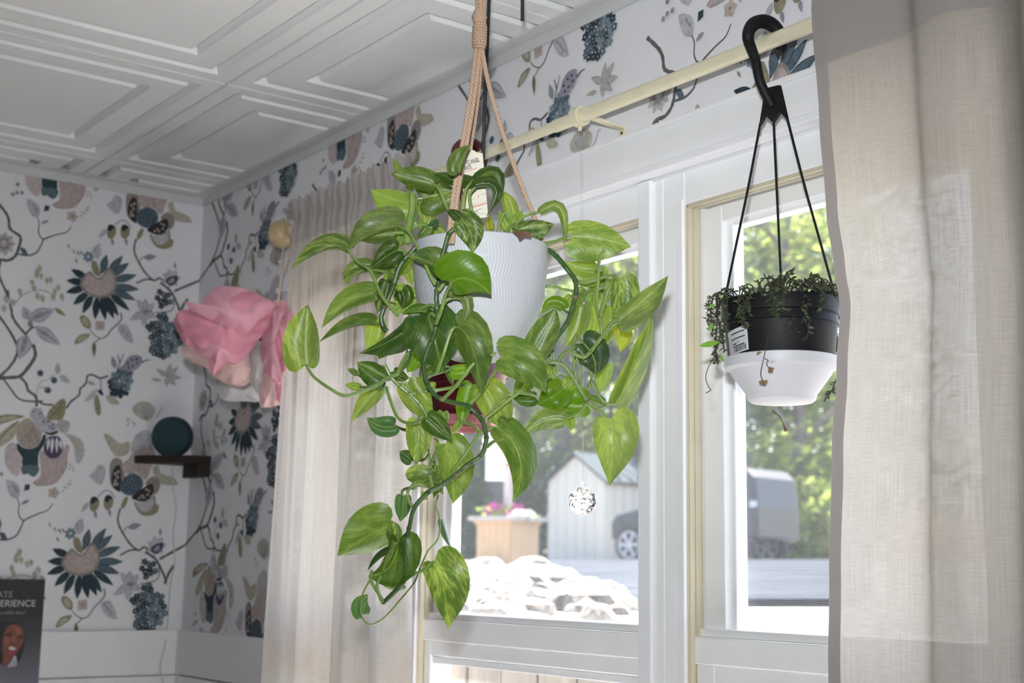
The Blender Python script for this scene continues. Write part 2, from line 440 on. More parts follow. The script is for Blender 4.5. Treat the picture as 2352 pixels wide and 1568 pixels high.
for i in range(8):
    for j in range(8):
        cx, cy = x0s+TS*(i+0.5), y0s+TS-TS*(j+0.5)
        lo_x, hi_x, lo_y, hi_y = cx-TS/2, cx+TS/2, cy-TS/2, cy+TS/2
        if hi_x <= 0.01 or lo_x >= ROOM_X or hi_y <= ROOM_Y or lo_y >= -0.005: continue
        clip = []
        if lo_x < 0.014: clip.append(((0.014-cx, 0, 0), (-1, 0, 0)))
        if hi_x > ROOM_X-0.001: clip.append(((ROOM_X-0.001-cx, 0, 0), (1, 0, 0)))
        if lo_y < ROOM_Y+0.001: clip.append(((0, ROOM_Y+0.001-cy, 0), (0, -1, 0)))
        if hi_y > -0.014: clip.append(((0, -0.014-cy, 0), (0, 1, 0)))
        o = bpy.data.objects.new('ceiling_tile', tile_mesh(clip) if clip else TILE_FULL)
        COL.objects.link(o); o.parent = CEIL
        o.location = Vector((cx, cy, CZ)) - ORG[CEIL.name]
# wall angle that carries the tile edges
M_ANGLE = pm('ceiling_angle_paint', (0.66, 0.66, 0.66), 0.4, 0.03, 10)
def angle(name, pts_axis):
    return props(pts_axis.build(name, M_ANGLE, smooth=False), 'pale wall angle between ceiling tiles and wallpaper', kind='structure')
angle('trim_1', MB().box(0.001, ROOM_X, -0.026, -0.001, CZ-0.003, CZ-0.0005).box(0.001, ROOM_X, -0.004, -0.001, CZ-0.022, CZ-0.003))
angle('trim_2', MB().box(0.001, 0.026, ROOM_Y, -0.026, CZ-0.003, CZ-0.0005).box(0.001, 0.004, ROOM_Y, -0.004, CZ-0.022, CZ-0.003))

# painted boards below the wallpaper
def boards(side, parent):
    for k in range(7):
        z1 = 1.39-0.10*k; z0 = z1-0.0965
        m = MB()
        if side == 'left': m.box(0.0005, 0.012, ROOM_Y+0.01, -0.014, z0, z1)
        else: m.box(0.014, 0.515, -0.012, -0.0005, z0, z1)
        m.build('board', M_WAINS, parent, smooth=False, bevel=0.0008)
boards('left', WALL_L); boards('window', WALL_W)
props(MB().box(0.0005, 0.013, -0.013, -0.0005, 0.70, 1.391).build('trim_3', M_WAINS, smooth=False), 'white corner strip of the painted boards', kind='structure')

# ------------------------------------------------------------------ printed wallpaper pattern (one half-drop repeat, traced in wall metres)
PU, PV = 0.515, 0.6175
INK = dict(navy=(.026,.045,.064), slate=(.095,.135,.168), lslate=(.19,.25,.295), teal=(.028,.058,.068), mteal=(.09,.15,.168), pink=(.46,.385,.37), ppink=(.53,.465,.46),
           beige=(.40,.34,.29), taupe=(.28,.25,.225), olive=(.285,.26,.165), polive=(.44,.42,.33), gray=(.44,.43,.42), lilac=(.30,.29,.35), plilac=(.47,.465,.505), purple=(.075,.06,.12),
           brown=(.12,.105,.105), black=(.035,.032,.036), branch=(.135,.122,.125), white=(.72,.72,.73), blossom=(.50,.43,.39))
PRINT = []      # (colour, [(u, v), ...])
def uvw(tag, x, y, wall='L'):
    px, py = Z(tag, x, y)
    if wall == 'L':
        p = UP(px, py, 0, 0.0); return Vector((p.y, p.z))
    p = UP(px, py, 1, 0.0); return Vector((p.x, p.z))
def poly(tag, c, pts, wall='L', smooth=2):
    q = [uvw(tag, x, y, wall) for x, y in pts]
    if smooth: q = crom(q, smooth, True)
    PRINT.append((INK[c], q))
def rib(tag, c, wpx, pts, wall='L', per=3, taper=1.0, knob=0.0):
    q = crom([uvw(tag, x, y, wall) for x, y in pts], per)
    h = wpx/ZM[tag][2]*0.00098/2
    n = len(q); L_, R_ = [], []
    for i in range(n):
        t = (q[min(i+1, n-1)]-q[max(i-1, 0)])
        t = t.normalized() if t.length > 1e-9 else Vector((1, 0))
        nn = Vector((-t.y, t.x)); hh = h*lerp(1, taper, i/(n-1))*(1+knob*math.sin(i*2.3))
        L_.append(q[i]+nn*hh); R_.append(q[i]-nn*hh)
    for i in range(n-1):
        PRINT.append((INK[c], [L_[i], L_[i+1], R_[i+1], R_[i]]))
OUTL = dict(plilac='lilac', polive='olive', gray='taupe', slate='navy')
def leafp(tag, c, b, t, wpx, wall='L', core=None, cw=0.4, prof=None):
    B, T = uvw(tag, *b, wall), uvw(tag, *t, wall)
    d = T-B; nn = Vector((-d.y, d.x)).normalized(); h = wpx/ZM[tag][2]*0.00098/2
    prof = prof or [(0, 0), (.15, .6), (.35, 1), (.6, .85), (.82, .42), (1, 0)]
    def mk(s0, s1, hh, col):
        up = [B+d*(s0+(s1-s0)*a)+nn*w_*hh for a, w_ in prof]; dn = [B+d*(s0+(s1-s0)*a)-nn*w_*hh for a, w_ in prof[1:-1]]
        PRINT.append((INK[col], crom(up+dn[::-1], 2, True)))
    if c in OUTL: mk(0, 1, h*1.06, OUTL[c]); mk(.02, .975, h*.88, c)
    else: mk(0, 1, h, c)
    if core: mk(0.02, 0.85, h*cw, core)
def blob(tag, c, x, y, rx, ry=None, wall='L', n=10, ctr=None):
    ry = ry or rx
    poly(tag, c, [(x+rx*math.cos(2*math.pi*k/n), y+ry*math.sin(2*math.pi*k/n)) for k in range(n)], wall, 0)
    if ctr: poly(tag, ctr, [(x+rx*.3*math.cos(2*math.pi*k/6), y+ry*.3*math.sin(2*math.pi*k/6)) for k in range(6)], wall, 0)
def floret(tag, c, x, y, r, wall='L', ctr=None, n=5, ph=0.0):
    pts = []
    for k in range(n*2):
        rr = r if k % 2 == 0 else r*0.70
        a = 2*math.pi*k/(n*2)+ph; pts.append((x+rr*math.cos(a), y+rr*math.sin(a)))
    poly(tag, c, pts, wall, 2)
    if ctr: blob(tag, ctr, x, y, r*0.22, n=6, wall=wall)
def petals(tag, c, x, y, tips, w, wall='L', core=None):
    for (a, b) in tips: leafp(tag, c, (x, y), (a, b), w, wall, core, 0.3)

# branches first, so the flowers lie over them
rib('W1', 'branch', 34, [(-70,400),(0,480),(70,570),(105,650),(120,760),(240,850),(240,930),(210,1030),(170,1100),(90,1140),(-10,1130),(-80,1180)], knob=.15)
rib('W1', 'branch', 26, [(10,1130),(-15,1270),(10,1380),(60,1490),(90,1568)], knob=.15)
rib('W3', 'branch', 30, [(90,30),(110,170),(135,260),(150,350),(210,450),(310,565)], knob=.15)
rib('W3', 'branch', 24, [(310,565),(350,510),(410,470)])
rib('W1', 'branch', 22, [(210,1060),(330,1080),(430,1050),(480,980),(515,890),(480,850),(460,780),(470,690),(430,590)], taper=.5)
rib('W1', 'branch', 20, [(515,890),(600,855),(700,825),(800,800),(860,730)], taper=.5)
rib('W3', 'branch', 40, [(395,680),(425,790),(400,870),(330,970),(240,1065),(130,1080),(0,1090),(-90,1130)], knob=.12)
rib('W3', 'branch', 30, [(240,1075),(310,1150),(340,1240),(430,1310),(437,1430)], knob=.1)
rib('W3', 'branch', 22, [(437,1350),(520,1400),(640,1410)])
rib('W3', 'branch', 24, [(800,1450),(850,1370),(950,1290),(960,1220),(1030,1150),(1050,1060),(1120,1052),(1200,1090),(1300,1060)], knob=.12)
rib('W3', 'branch', 12, [(1205,1090),(1210,1180),(1215,1260)])
rib('W2', 'branch', 24, [(590,880),(562,990),(580,1080),(630,1180),(700,1290),(800,1380),(870,1350),(930,1410)], knob=.12)
rib('W2', 'branch', 22, [(800,1375),(700,1368),(590,1412)])
rib('W2', 'branch', 10, [(630,1150),(650,1110),(720,1095)])
rib('L1', 'branch', 15, [(930,680),(970,710),(1000,745),(1045,845),(1040,870)], knob=.1)
rib('L1', 'branch', 16, [(1040,870),(1062,815),(1090,775)], knob=.1)
rib('L1', 'branch', 14, [(1092,772),(1120,728),(1180,635),(1240,540),(1280,400),(1265,300),(1232,215)], 'W', knob=.12)
rib('L1', 'branch', 10, [(1240,540),(1262,600),(1280,640),(1310,635),(1335,620)], 'W')
rib('L1', 'branch', 6, [(1000,740),(1010,800),(990,845),(900,855)])
rib('W3', 'branch', 18, [(1445,300),(1460,370),(1420,430),(1340,500),(1270,590),(1200,610),(1130,570),(1080,510)], taper=.5)
rib('W3', 'branch', 12, [(1200,610),(1140,660)])
rib('W3', 'gray', 14, [(190,180),(260,100),(360,50),(500,30),(600,70)])
rib('W2', 'lilac', 14, [(330,720),(400,660),(470,670),(530,750)])
rib('W3', 'gray', 10, [(430,1290),(450,1210),(490,1130),(560,1110),(650,1050)])
# bell flower
poly('W5', 'ppink', [(60,680),(150,600),(240,700),(265,850),(240,960),(200,1010),(120,960),(60,850)])
poly('W5', 'olive', [(-160,330),(80,268),(300,290),(180,330),(0,390),(-160,430)]); poly('W5', 'polive', [(-120,350),(80,290),(220,300),(0,360)])
poly('W5', 'polive', [(-70,580),(60,440),(220,340),(230,430),(150,560),(0,660),(-70,650)]); rib('W5', 'olive', 24, [(-30,590),(80,470),(200,370)])
poly('W5', 'beige', [(200,560),(210,420),(280,330),(360,320),(430,400),(500,480),(480,600),(420,660),(330,680),(250,640)])
for k in range(5): rib('W5', 'taupe', 10, [(400,420),(300+k*35,520),(230+k*55,630+10*(k % 2))])
poly('W5', 'teal', [(200,610),(260,660),(350,685),(450,650),(500,560),(520,510),(555,530),(520,640),(470,720),(455,800),(455,890),(400,900),(270,890),(265,780),(210,700)])
poly('W5', 'mteal', [(265,885),(455,885),(460,960),(400,1020),(330,980),(270,990)])
for k in range(9): blob('W5', 'lslate', 285+20*k, 915+(k*37) % 60, 8, n=5)
poly('W5', 'pink', [(470,740),(530,700),(700,760),(790,630),(830,660),(800,760),(800,880),(740,1000),(660,1090),(540,1120),(430,1120),(390,1085),(470,1030),(490,930)])
rib('W5', 'taupe', 7, [(790,640),(830,665),(802,760),(802,880),(742,1000),(660,1090),(540,1122),(430,1122)])
poly('W5', 'purple', [(540,600),(580,540),(700,530),(750,620),(750,700),(700,780),(620,800),(550,760),(520,680)])
for a, b in (((585,550),(565,700)), ((630,545),(615,740)), ((680,545),(680,735)), ((720,575),(733,690))): leafp('W5', 'white', a, b, 38)
poly('W5', 'plilac', [(370,240),(400,185),(440,200),(490,190),(520,260),(560,320),(680,380),(690,440),(600,490),(520,490),(440,420),(400,340),(360,300)])
rr = rnd(3)
for k in range(34):
    t = k/33; x = lerp(405, 650, t)+rr.uniform(-45, 45)*(1-.3*t); y = lerp(230, 440, t)+rr.uniform(-45, 40)
    blob('W5', 'lilac' if k % 2 else 'purple', x, y, 11, n=5)
poly('W5', 'black', [(530,480),(600,490),(690,460),(690,490),(620,520),(550,505)])
poly('W5', 'gray', [(690,340),(760,330),(840,370),(820,470),(740,490),(690,440)])
poly('W5', 'olive', [(560,320),(590,220),(700,110),(775,80),(790,190),(750,320),(650,340)]); rib('W5', 'brown', 16, [(600,300),(690,220),(760,110)], taper=.3)
poly('W5', 'plilac', [(760,490),(850,510),(960,560),(1010,660),(1000,780),(940,860),(900,820),(880,650),(820,560)])
poly('W5', 'polive', [(800,510),(900,560),(950,650),(950,740),(910,690),(860,590)])
for x, y in ((840,870),(870,900),(880,940),(830,920)): blob('W5', 'gray', x, y, 15, n=6)
# sprig under the bell flower
poly('W5', 'plilac', [(70,1050),(190,1090),(240,1170),(220,1270),(150,1270),(100,1200)]); rib('W5', 'lilac', 20, [(150,1110),(210,1210)])
poly('W5', 'teal', [(300,1110),(360,1110),(350,1170),(285,1190)], smooth=0); poly('W5', 'lilac', [(250,1350),(290,1300),(350,1300),(310,1340)])
floret('W5', 'blossom', 640, 1210, 78, ctr='olive')
for x, y in ((750,1190),(770,1140),(800,1150),(815,1105),(840,1110),(840,1070)): blob('W5', 'gray', x, y, 17, 12, n=6)
# grey pompom flower and blue bud on the left branch
floret('W1', 'gray', 40, 940, 150, n=9); floret('W1', 'taupe', 40, 940, 95, n=8); blob('W1', 'plilac', 40, 935, 40)
poly('W1', 'slate', [(240,990),(300,1000),(335,1090),(270,1065)])
# spotted pod flower
poly('L2', 'plilac', [(760,215),(785,130),(840,95),(880,115),(890,200),(830,270)]); poly('L2', 'polive', [(600,120),(645,130),(700,175),(752,160),(748,230),(690,250),(650,220)])
poly('L2', 'pink', [(740,300),(760,240),(830,190),(890,200),(900,270),(850,340),(790,330)])
poly('W2', 'taupe', [(470,360),(520,300),(600,330),(640,500),(600,690),(540,670),(480,600),(465,480)]); poly('W2', 'black', [(540,390),(590,400),(600,560),(590,680),(520,650),(485,560),(500,450)])
for x, y in ((530,480),(555,520),(530,560),(550,600),(520,600),(565,460)): blob('W2', 'beige', x, y, 17, 22, n=6)
poly('W2', 'pink', [(610,380),(700,330),(790,340),(860,350),(960,370),(940,470),(890,590),(840,560),(790,500),(700,510),(630,470)])
rib('W2', 'taupe', 12, [(790,350),(800,440),(800,520)])
poly('W2', 'polive', [(960,470),(1030,440),(1060,540),(1200,600),(1250,660),(1240,690),(1080,670),(1010,600)])
poly('W2', 'taupe', [(880,620),(960,560),(1030,600),(1050,680),(1010,760),(940,760),(900,680)])
blob('W2', 'slate', 720, 625, 135, 125, n=18)
for k in range(26):
    a = k*2.4; r = 118*math.sqrt((k+.5)/26); blob('W2', 'navy', 720+r*math.cos(a), 625+r*math.sin(a)*.92, 13, n=5)
poly('W2', 'olive', [(750,820),(850,850),(985,770),(1000,880),(1032,890),(1022,970),(930,1005),(830,980),(770,900)])
poly('W2', 'plilac', [(765,830),(860,850),(970,800),(965,900),(910,950),(840,945),(790,890)])
poly('W2', 'black', [(715,765),(850,680),(940,640),(975,680),(960,770),(870,835),(780,815)])
for x, y in ((890,700),(920,720),(905,760),(860,790),(810,790),(840,765)): blob('W2', 'beige', x, y, 18, 14, n=6)
poly('W2', 'olive', [(600,830),(640,760),(680,770),(650,860),(600,890)])
for cx_ in (288, 452):
    poly('W2', 'olive', [(cx_-52,770),(cx_-28,712),(cx_+32,722),(cx_+60,785),(cx_+42,850),(cx_-12,882),(cx_-50,842)])
    poly('W2', 'black', [(cx_-48,770),(cx_-26,712),(cx_+28,720),(cx_+52,775),(cx_+20,755),(cx_-5,790)])
    leafp('W2', 'lilac', (cx_+8,870), (cx_+22,965), 40)
leafp('W2', 'plilac', (225,770), (140,870), 50)
poly('W2', 'plilac', [(230,460),(290,430),(330,360),(390,370),(420,440),(390,560),(340,580),(260,510)])
leafp('W2', 'lilac', (680,1110), (835,1090), 75); leafp('W2', 'plilac', (85,1080), (150,940), 90)
# big daisy
poly('L1', 'pink', [(485,650),(520,615),(560,650),(590,645),(620,598),(652,620),(672,680),(650,740),(580,765),(510,745),(468,695)])
for (tx, ty, c) in [(412,603,'navy'),(385,668,'navy'),(382,738,'navy'),(425,808,'teal'),(478,858,'teal'),(550,893,'navy'),(612,898,'navy'),(688,875,'teal'),(752,843,'teal'),(786,782,'slate'),(806,720,'slate'),(792,636,'slate'),(748,566,'slate'),(712,524,'slate'),(618,518,'slate'),(660,890,'navy')]:
    dx, dy = tx-572, ty-690; ll = math.hypot(dx, dy)
    leafp('L1', c, (572+dx/ll*60, 690+dy/ll*56), (tx, ty), 43 if ll > 150 else 36, prof=[(0, .3), (.25, .65), (.48, 1), (.70, .85), (.88, .4), (1, 0)])
poly('L1', 'taupe', [(478,652),(520,612),(560,650),(590,645),(622,594),(658,618),(678,682),(655,746),(580,772),(506,750),(462,697)])
poly('L1', 'pink', [(492,660),(522,630),(558,662),(592,658),(624,612),(650,632),(664,684),(642,734),(580,756),(516,738),(478,694)])
rr = rnd(77)
for k in range(40):
    a_ = rr.uniform(0, 6.28); q_ = rr.uniform(.55, .95); rib('L1', 'beige' if k % 3 else 'taupe', 3, [(575+82*q_*math.cos(a_), 690+66*q_*math.sin(a_)), (575+96*q_*math.cos(a_), 690+77*q_*math.sin(a_))], per=1)
floret('L1', 'lslate', 512, 530, 36, n=7, ctr='white'); poly('L1', 'olive', [(530,560),(560,560),(582,640),(560,640),(535,610)]); leafp('L1', 'plilac', (560,540), (575,455), 40)
for x, y in ((390,455),(420,485),(445,495),(465,495),(435,540)): leafp('L1', 'taupe' if x % 2 else 'polive', (x, y), (x+14, y+30), 13)
# sprig under the daisy
poly('L1', 'plilac', [(690,925),(740,930),(775,1030),(720,1010),(685,960)]); rib('L1', 'lilac', 8, [(700,935),(745,1000)])
for q in ([(460,880),(490,870),(525,910),(520,952),(480,930)], [(430,1032),(460,985),(522,978),(500,1010),(450,1036)]):
    poly('L1', 'olive', q); cx_ = sum(p[0] for p in q)/len(q); cy_ = sum(p[1] for p in q)/len(q); poly('L1', 'polive', [(lerp(cx_, p[0], .6), lerp(cy_, p[1], .6)) for p in q])
leafp('L1', 'olive', (545,1022), (545,1116), 26, core='brown'); floret('L1', 'pink', 580, 930, 36, n=4, ph=.78, ctr='taupe')
# hydrangeas
rr = rnd(8)
for (ex, ey, rx, ry, n) in ((945,775,46,52,9), (958,1005,88,112,44), (905,1080,30,30,5), (948,880,28,22,5), (880,940,24,30,5)):
    for k in range(n):
        a = k*2.399; r = math.sqrt((k+.5)/n); x, y = ex+rx*r*math.cos(a), ey+ry*r*math.sin(a)
        c = ('navy' if rr.random() < .5 else 'slate') if x < ex-.1*rx or n < 10 else ('slate' if rr.random() < .45 else 'lslate')
        if rr.random() < .2: c = 'teal'
        floret('L1', c, x, y, 20, ctr='beige' if rr.random() < .75 else 'white', ph=rr.random()*6)
# lily
petals('L1', 'plilac', 845, 850, [(792,778),(842,772),(892,800),(752,896),(828,932),(905,885)], 44, core=None); 
for a in range(6): rib('L1', 'brown', 4, [(848,850),(848+26*math.cos(a), 848+22*math.sin(a))])
# purple bloom at the corner
floret('L1', 'plilac', 992, 655, 58, n=7); poly('L1', 'purple', [(960,680),(975,650),(1025,640),(1030,665),(1000,700)]); poly('L1', 'lilac', [(972,680),(985,660),(1012,655),(1005,685)]); leafp('L1', 'lilac', (1015,600), (1012,560), 18)
# spike of blue florets
rr = rnd(5)
for k in range(40):
    a = k*2.399; r = math.sqrt((k+.5)/40); x, y = 698+66*r*math.cos(a)-.18*80*r*math.sin(a), 1262+88*r*math.sin(a)
    floret('L1', 'navy' if y > 1300 or x < 650 else ('slate' if rr.random() < .6 else 'lslate'), x, y, 17, n=5, ph=rr.random()*6)
rib('L1', 'branch', 8, [(672,1210),(690,1160),(716,1095)], taper=.6); rib('L1', 'branch', 7, [(695,1150),(682,1100)])
leafp('L1', 'lilac', (668,1180), (648,1105), 34); poly('L1', 'lilac', [(712,1185),(730,1130),(770,1100),(822,1112),(815,1160),(770,1195)])
for x, y in ((740,1150),(765,1130),(790,1125),(770,1165),(745,1175),(795,1150)): blob('L1', 'purple', x, y, 8, n=5)
rib('L1', 'brown', 10, [(820,1145),(850,1130),(872,1132)], taper=.3)
poly('L1', 'olive', [(545,1360),(560,1330),(578,1370),(584,1440),(566,1452),(550,1420)]); poly('L1', 'polive', [(610,1340),(650,1340),(696,1384),(640,1386)])
poly('L1', 'plilac', [(488,1372),(535,1312),(566,1300),(540,1350)]); poly('L1', 'navy', [(566,1310),(585,1300),(600,1335),(580,1330)]); leafp('W3', 'polive', (1040,1130), (1150,1170), 44)
# pale lily, fan shell and curls
petals('L1', 'gray', 970, 1225, [(905,1180),(990,1150),(1035,1170),(1055,1235),(1020,1280),(965,1285)], 30); leafp('L1', 'polive', (935,1248), (872,1240), 18)
poly('L1', 'polive', [(768,1432),(780,1390),(830,1368),(882,1388),(898,1432),(852,1486)]); poly('L1', 'gray', [(782,1430),(792,1398),(830,1382),(872,1400),(884,1430),(850,1470)])
for k in range(6): rib('L1', 'taupe', 4, [(848,1478),(795+17*k,1400+(abs(2.5-k)*4))])
rib('L1', 'lilac', 5, [(900,1462),(920,1440),(935,1412),(950,1410)]); rib('L1', 'lilac', 5, [(760,1478),(735,1470),(745,1500),(730,1512)]); rib('L1', 'lilac', 5, [(760,1490),(785,1500),(770,1515)])
# lilac leaf cluster
for b_, t_, w_ in (((350,390),(275,230),105), ((350,385),(650,265),150), ((420,470),(722,695),140), ((320,570),(225,860),170)): leafp('W3', 'plilac', b_, t_, w_, core='lilac', cw=.32)
leafp('W3', 'olive', (650,250), (785,345), 56); blob('W3', 'taupe', 360, 440, 30, 45)
# blue berries
for x, y in ((480,1030),(645,1115),(570,1235)): blob('W3', 'slate', x, y, 40, ctr='navy')
leafp('W3', 'gray', (690,1040), (690,905), 58); leafp('W3', 'plilac', (710,1060), (838,1145), 70)
rib('W3', 'gray', 9, [(460,1200),(520,1200),(560,1225)])
# olive blossom sprays
for x, y in ((470,1235),(430,1320),(485,1330),(380,1410),(400,1470),(555,1385),(600,1375),(690,1465),(650,1510),(440,1280)): leafp('W1', 'polive', (x, y-40), (x+10, y+45), 46)
for x, y in ((440,110),(500,140),(630,120),(735,120),(230,60),(60,150),(100,170),(150,190),(40,260)): leafp('W3', 'polive' if x > 200 else 'gray', (x, y-50), (x+12, y+45), 50)
for x, y in ((210,230),(200,330),(260,330),(150,350)): blob('W1', 'lilac', x, y, 24)

def clip_poly(P, u0, u1, v0, v1):
    for ax, lim, sg in ((0, u0, 1), (0, u1, -1), (1, v0, 1), (1, v1, -1)):
        out = []
        for i in range(len(P)):
            a, b = P[i-1], P[i]; da, db = sg*(a[ax]-lim), sg*(b[ax]-lim)
            if da >= 0: 
                out.append(a)
            if (da >= 0) != (db >= 0): out.append(a+(b-a)*(da/(da-db)))
        P = out
        if len(P) < 3: return None
    return P
def print_on(parent, rects, place, name='floral_print'):
    vs, fs, cs = [], [], []
    for (u0, u1, v0, v1) in rects:
        for i in range(-3, 6):
            for j in range(-2, 3):
                du, dv = i*PU, j*PV + (PV/2 if i % 2 else 0)
                for k, (c, P) in enumerate(PRINT):
                    Q = [Vector((p.x+du, p.y+dv)) for p in P]
                    if max(q.x for q in Q) < u0 or min(q.x for q in Q) > u1 or max(q.y for q in Q) < v0 or min(q.y for q in Q) > v1: continue
                    Q = clip_poly(Q, u0, u1, v0, v1)
                    if not Q: continue
                    o = len(vs); vs += [place(q.x, q.y, 0.0003+0.0000025*k) for q in Q]
                    fs.append(tuple(range(o, o+len(Q)))); cs.append((c, len(Q)))
    me = bpy.data.meshes.new(name); org = ORG[parent.name]
    me.from_pydata([Vector(p)-org for p in vs], [], fs)
    at = me.attributes.new('ink', 'FLOAT_COLOR', 'CORNER')
    flat = []
    for c, n in cs: flat += [c[0], c[1], c[2], 1.0]*n
    at.data.foreach_set('color', flat)
    me.materials.append(M_INK)
    o = bpy.data.objects.new(name, me); COL.objects.link(o); o.parent = parent
    return o
print_on(WALL_L, [(-1.25, -0.0005, 1.3905, 2.385)], lambda u, v, e: (e, u, v))
print_on(WALL_W, [(0.0005, 0.53, 1.3905, 2.385), (0.53, 2.7, 2.14, 2.385)], lambda u, v, e: (u, -e, v))

# ------------------------------------------------------------------ window
CASE = MB()
CASE.box(0.45, 2.38, -0.018, -0.0005, 2.106, 2.163); CASE.box(0.45, 2.38, -0.027, -0.0005, 2.094, 2.106); CASE.box(0.45, 2.38, -0.024, -0.0005, 2.158, 2.166)
props(CASE.build('trim_4', M_WHITE, smooth=False, bevel=0.0025), 'white moulded head casing above the window', kind='structure')
props(MB().box(0.52, 0.585, -0.018, -0.0005, 0.72, 2.094).build('trim_5', M_WHITE, smooth=False, bevel=0.002), 'white side casing behind the left curtain', kind='structure')
props(MB().box(2.165, 2.23, -0.018, -0.0005, 0.72, 2.094).build('trim_6', M_WHITE, smooth=False, bevel=0.002), 'white side casing behind the right curtain', kind='structure')
props(MB().box(0.50, 2.32, -0.30, 0.0, 0.715, 0.745).build('trim_7', M_WHITE, smooth=False, bevel=0.003), 'white window sill below the view, deepened to bounce sun onto the ceiling', kind='structure')  # unseen sill made extra deep as a sun reflector for the ceiling
WLAB = ['narrow window unit behind the left curtain', 'window unit with the view of the garden shed', 'window unit with insect screen beside the right curtain']
for n, (xa, xb) in enumerate(UNITS):
    t = thing('window_%d' % (n+1), ((xa+xb)/2, 0.02, WZ0), WLAB[n], kind='structure')
    xl = 0.585 if n == 0 else (UNITS[n-1][1]+xa)/2
    xr = 2.165 if n == 2 else (xb+UNITS[n+1][0])/2
    f = MB()
    f.box(xl, xa, 0.001, 0.075, 0.745, 2.093); f.box(xb, xr, 0.001, 0.075, 0.745, 2.093)
    f.box(xa, xb, 0.001, 0.075, WZ1, 2.093); f.box(xa, xb, 0.001, 0.075, 0.745, WZ0)
    f.build('frame', M_PVC, t, smooth=False, bevel=0.002)
    if n > 0:      # raised cover strip on the mullion left of this unit
        MB().box(UNITS[n-1][1]-0.004, UNITS[n-1][1]+0.024, -0.006, 0.001, 0.745, 2.093).build('cover_strip', M_WHITE, t, smooth=False, bevel=0.003)
        MB().box(xa-0.012, xa, -0.004, 0.001, 0.745, 2.05).build('cover_strip', M_WHITE, t, smooth=False, bevel=0.0015)
    tr = MB()
    for q in (0.004, 0.015):
        tr.box(xa, xa+0.004, q, q+0.008, WZ0, WZ1); tr.box(xb-0.004, xb, q, q+0.008, WZ0, WZ1); tr.box(xa, xb, q, q+0.008, WZ1-0.004, WZ1)
    tr.box(xa, xa+0.002, 0.002, 0.03, WZ0, WZ1-0.002); tr.box(xa+0.002, xb, 0.002, 0.03, WZ1-0.002, WZ1)
    tr.build('track', M_BEIGE, t, smooth=False)
    # upper sash: stiles, top rail, glazing bead
    s = 0.030 if n == 1 else 0.044
    def ring(z0, z1, y0, y1, wd, top=True, bot=True, tw=0.024):
        m = MB(); m.box(xa+0.004, xa+wd, y0, y1, z0, z1); m.box(xb-wd, xb-0.004, y0, y1, z0, z1)
        if top: m.box(xa+wd, xb-wd, y0, y1, z1-tw, z1)
        if bot: m.box(xa+wd, xb-wd, y0, y1, z0, z0+wd*0.85)
        return m
    ring(1.44, WZ1-0.004, 0.030, 0.062, s, True, False).build('upper_sash', M_PVC, t, smooth=False, bevel=0.002)
    ring(1.44, WZ1-0.026, 0.038, 0.060, s+0.013, True, False, 0.010).build('glazing_bead', M_WHITE, t, smooth=False, bevel=0.002)
    # meeting rail and lower sash
    mr = MB(); mr.box(xa, xb, 0.012, 0.064, 1.412, 1.448); mr.box(xa, xb, 0.022, 0.064, 1.448, 1.459)
    mr.build('meeting_rail', M_PVC, t, smooth=False, bevel=0.002)
    ring(WZ0, 1.412, 0.014, 0.045, s-0.006, True, True).build('lower_sash', M_PVC, t, smooth=False, bevel=0.002)
    MB().box(xa+s-0.006, xb-s+0.006, 0.018, 0.03, 1.375, 1.386).build('glazing_bead', M_WHITE, t, smooth=False, bevel=0.002)
    MB().box(xa+s, xb-s, 0.048, 0.050, 1.45, WZ1-0.01).build('pane', M_PANE, t, smooth=False)
    MB().box(xa+s-0.008, xb-s+0.008, 0.030, 0.032, WZ0+0.02, 1.40).build('pane', M_PANE, t, smooth=False)
    if n == 2:
        MB().grid(lambda u, v: (lerp(xa+0.005, xb-0.005, u), 0.070, lerp(WZ0, WZ1, v)), 1, 1).build('insect_screen', M_SCREEN, t, smooth=False)

# ------------------------------------------------------------------ outdoors
M_GRAVEL = pm('sunlit_gravel', (0.27, 0.255, 0.235), 0.95, 0.2, 8, 0.5, 40, spec=0.0)
M_ASPHALT = pm('asphalt_drive', (0.045, 0.049, 0.056), 0.95, 0.25, 1.3, 0.3, 200, spec=0.0)
M_ROCK = pm('pale_rock', (0.125, 0.11, 0.09), 0.9, 0.55, 5, 0.7, 18)
M_PLANK = pm('weathered_planks', (0.24, 0.205, 0.16), 0.85, 0.22, 10, 0.3, 30, stretch=(6, 1, 0.6))
M_CEDAR = pm('cedar_boards', (0.42, 0.26, 0.13), 0.7, 0.15, 8, stretch=(8, 8, 0.7))
M_SHEDW = pm('cream_shed_siding', (0.46, 0.41, 0.335), 0.7, 0.04, 6)
M_SHEDR = pm('grey_shed_roof', (0.038, 0.047, 0.050), 0.9, 0.1, 12, spec=0.05)
M_CARB = pm('dark_car_paint', (0.018, 0.018, 0.02), 0.35, 0.1, 10)
M_CARG = pm('dark_car_glass', (0.03, 0.04, 0.05), 0.1, 0.1, 10)
M_TYRE = pm('tyre_rubber', (0.02, 0.02, 0.02), 0.85, 0.1, 30)
M_ALLOY = pm('alloy_wheel', (0.34, 0.345, 0.355), 0.5, 0.1, 30, metal=0.6)
M_BARK = pm('tree_bark', (0.13, 0.105, 0.085), 0.95, 0.35, 6, 0.8, 12, stretch=(3, 3, 0.6))
M_MAG = pm('magenta_petals', (0.30, 0.025, 0.15), 0.6, 0.25, 60, alpha_t=0.3)
M_WPET = pm('white_petals', (0.75, 0.72, 0.62), 0.6, 0.15, 60, alpha_t=0.3)
M_REDP = pm('red_plastic', (0.70, 0.08, 0.05), 0.4, 0.1, 30)
M_POSTP = pm('pale_painted_post', (0.33, 0.27, 0.25), 0.6, 0.08, 10)
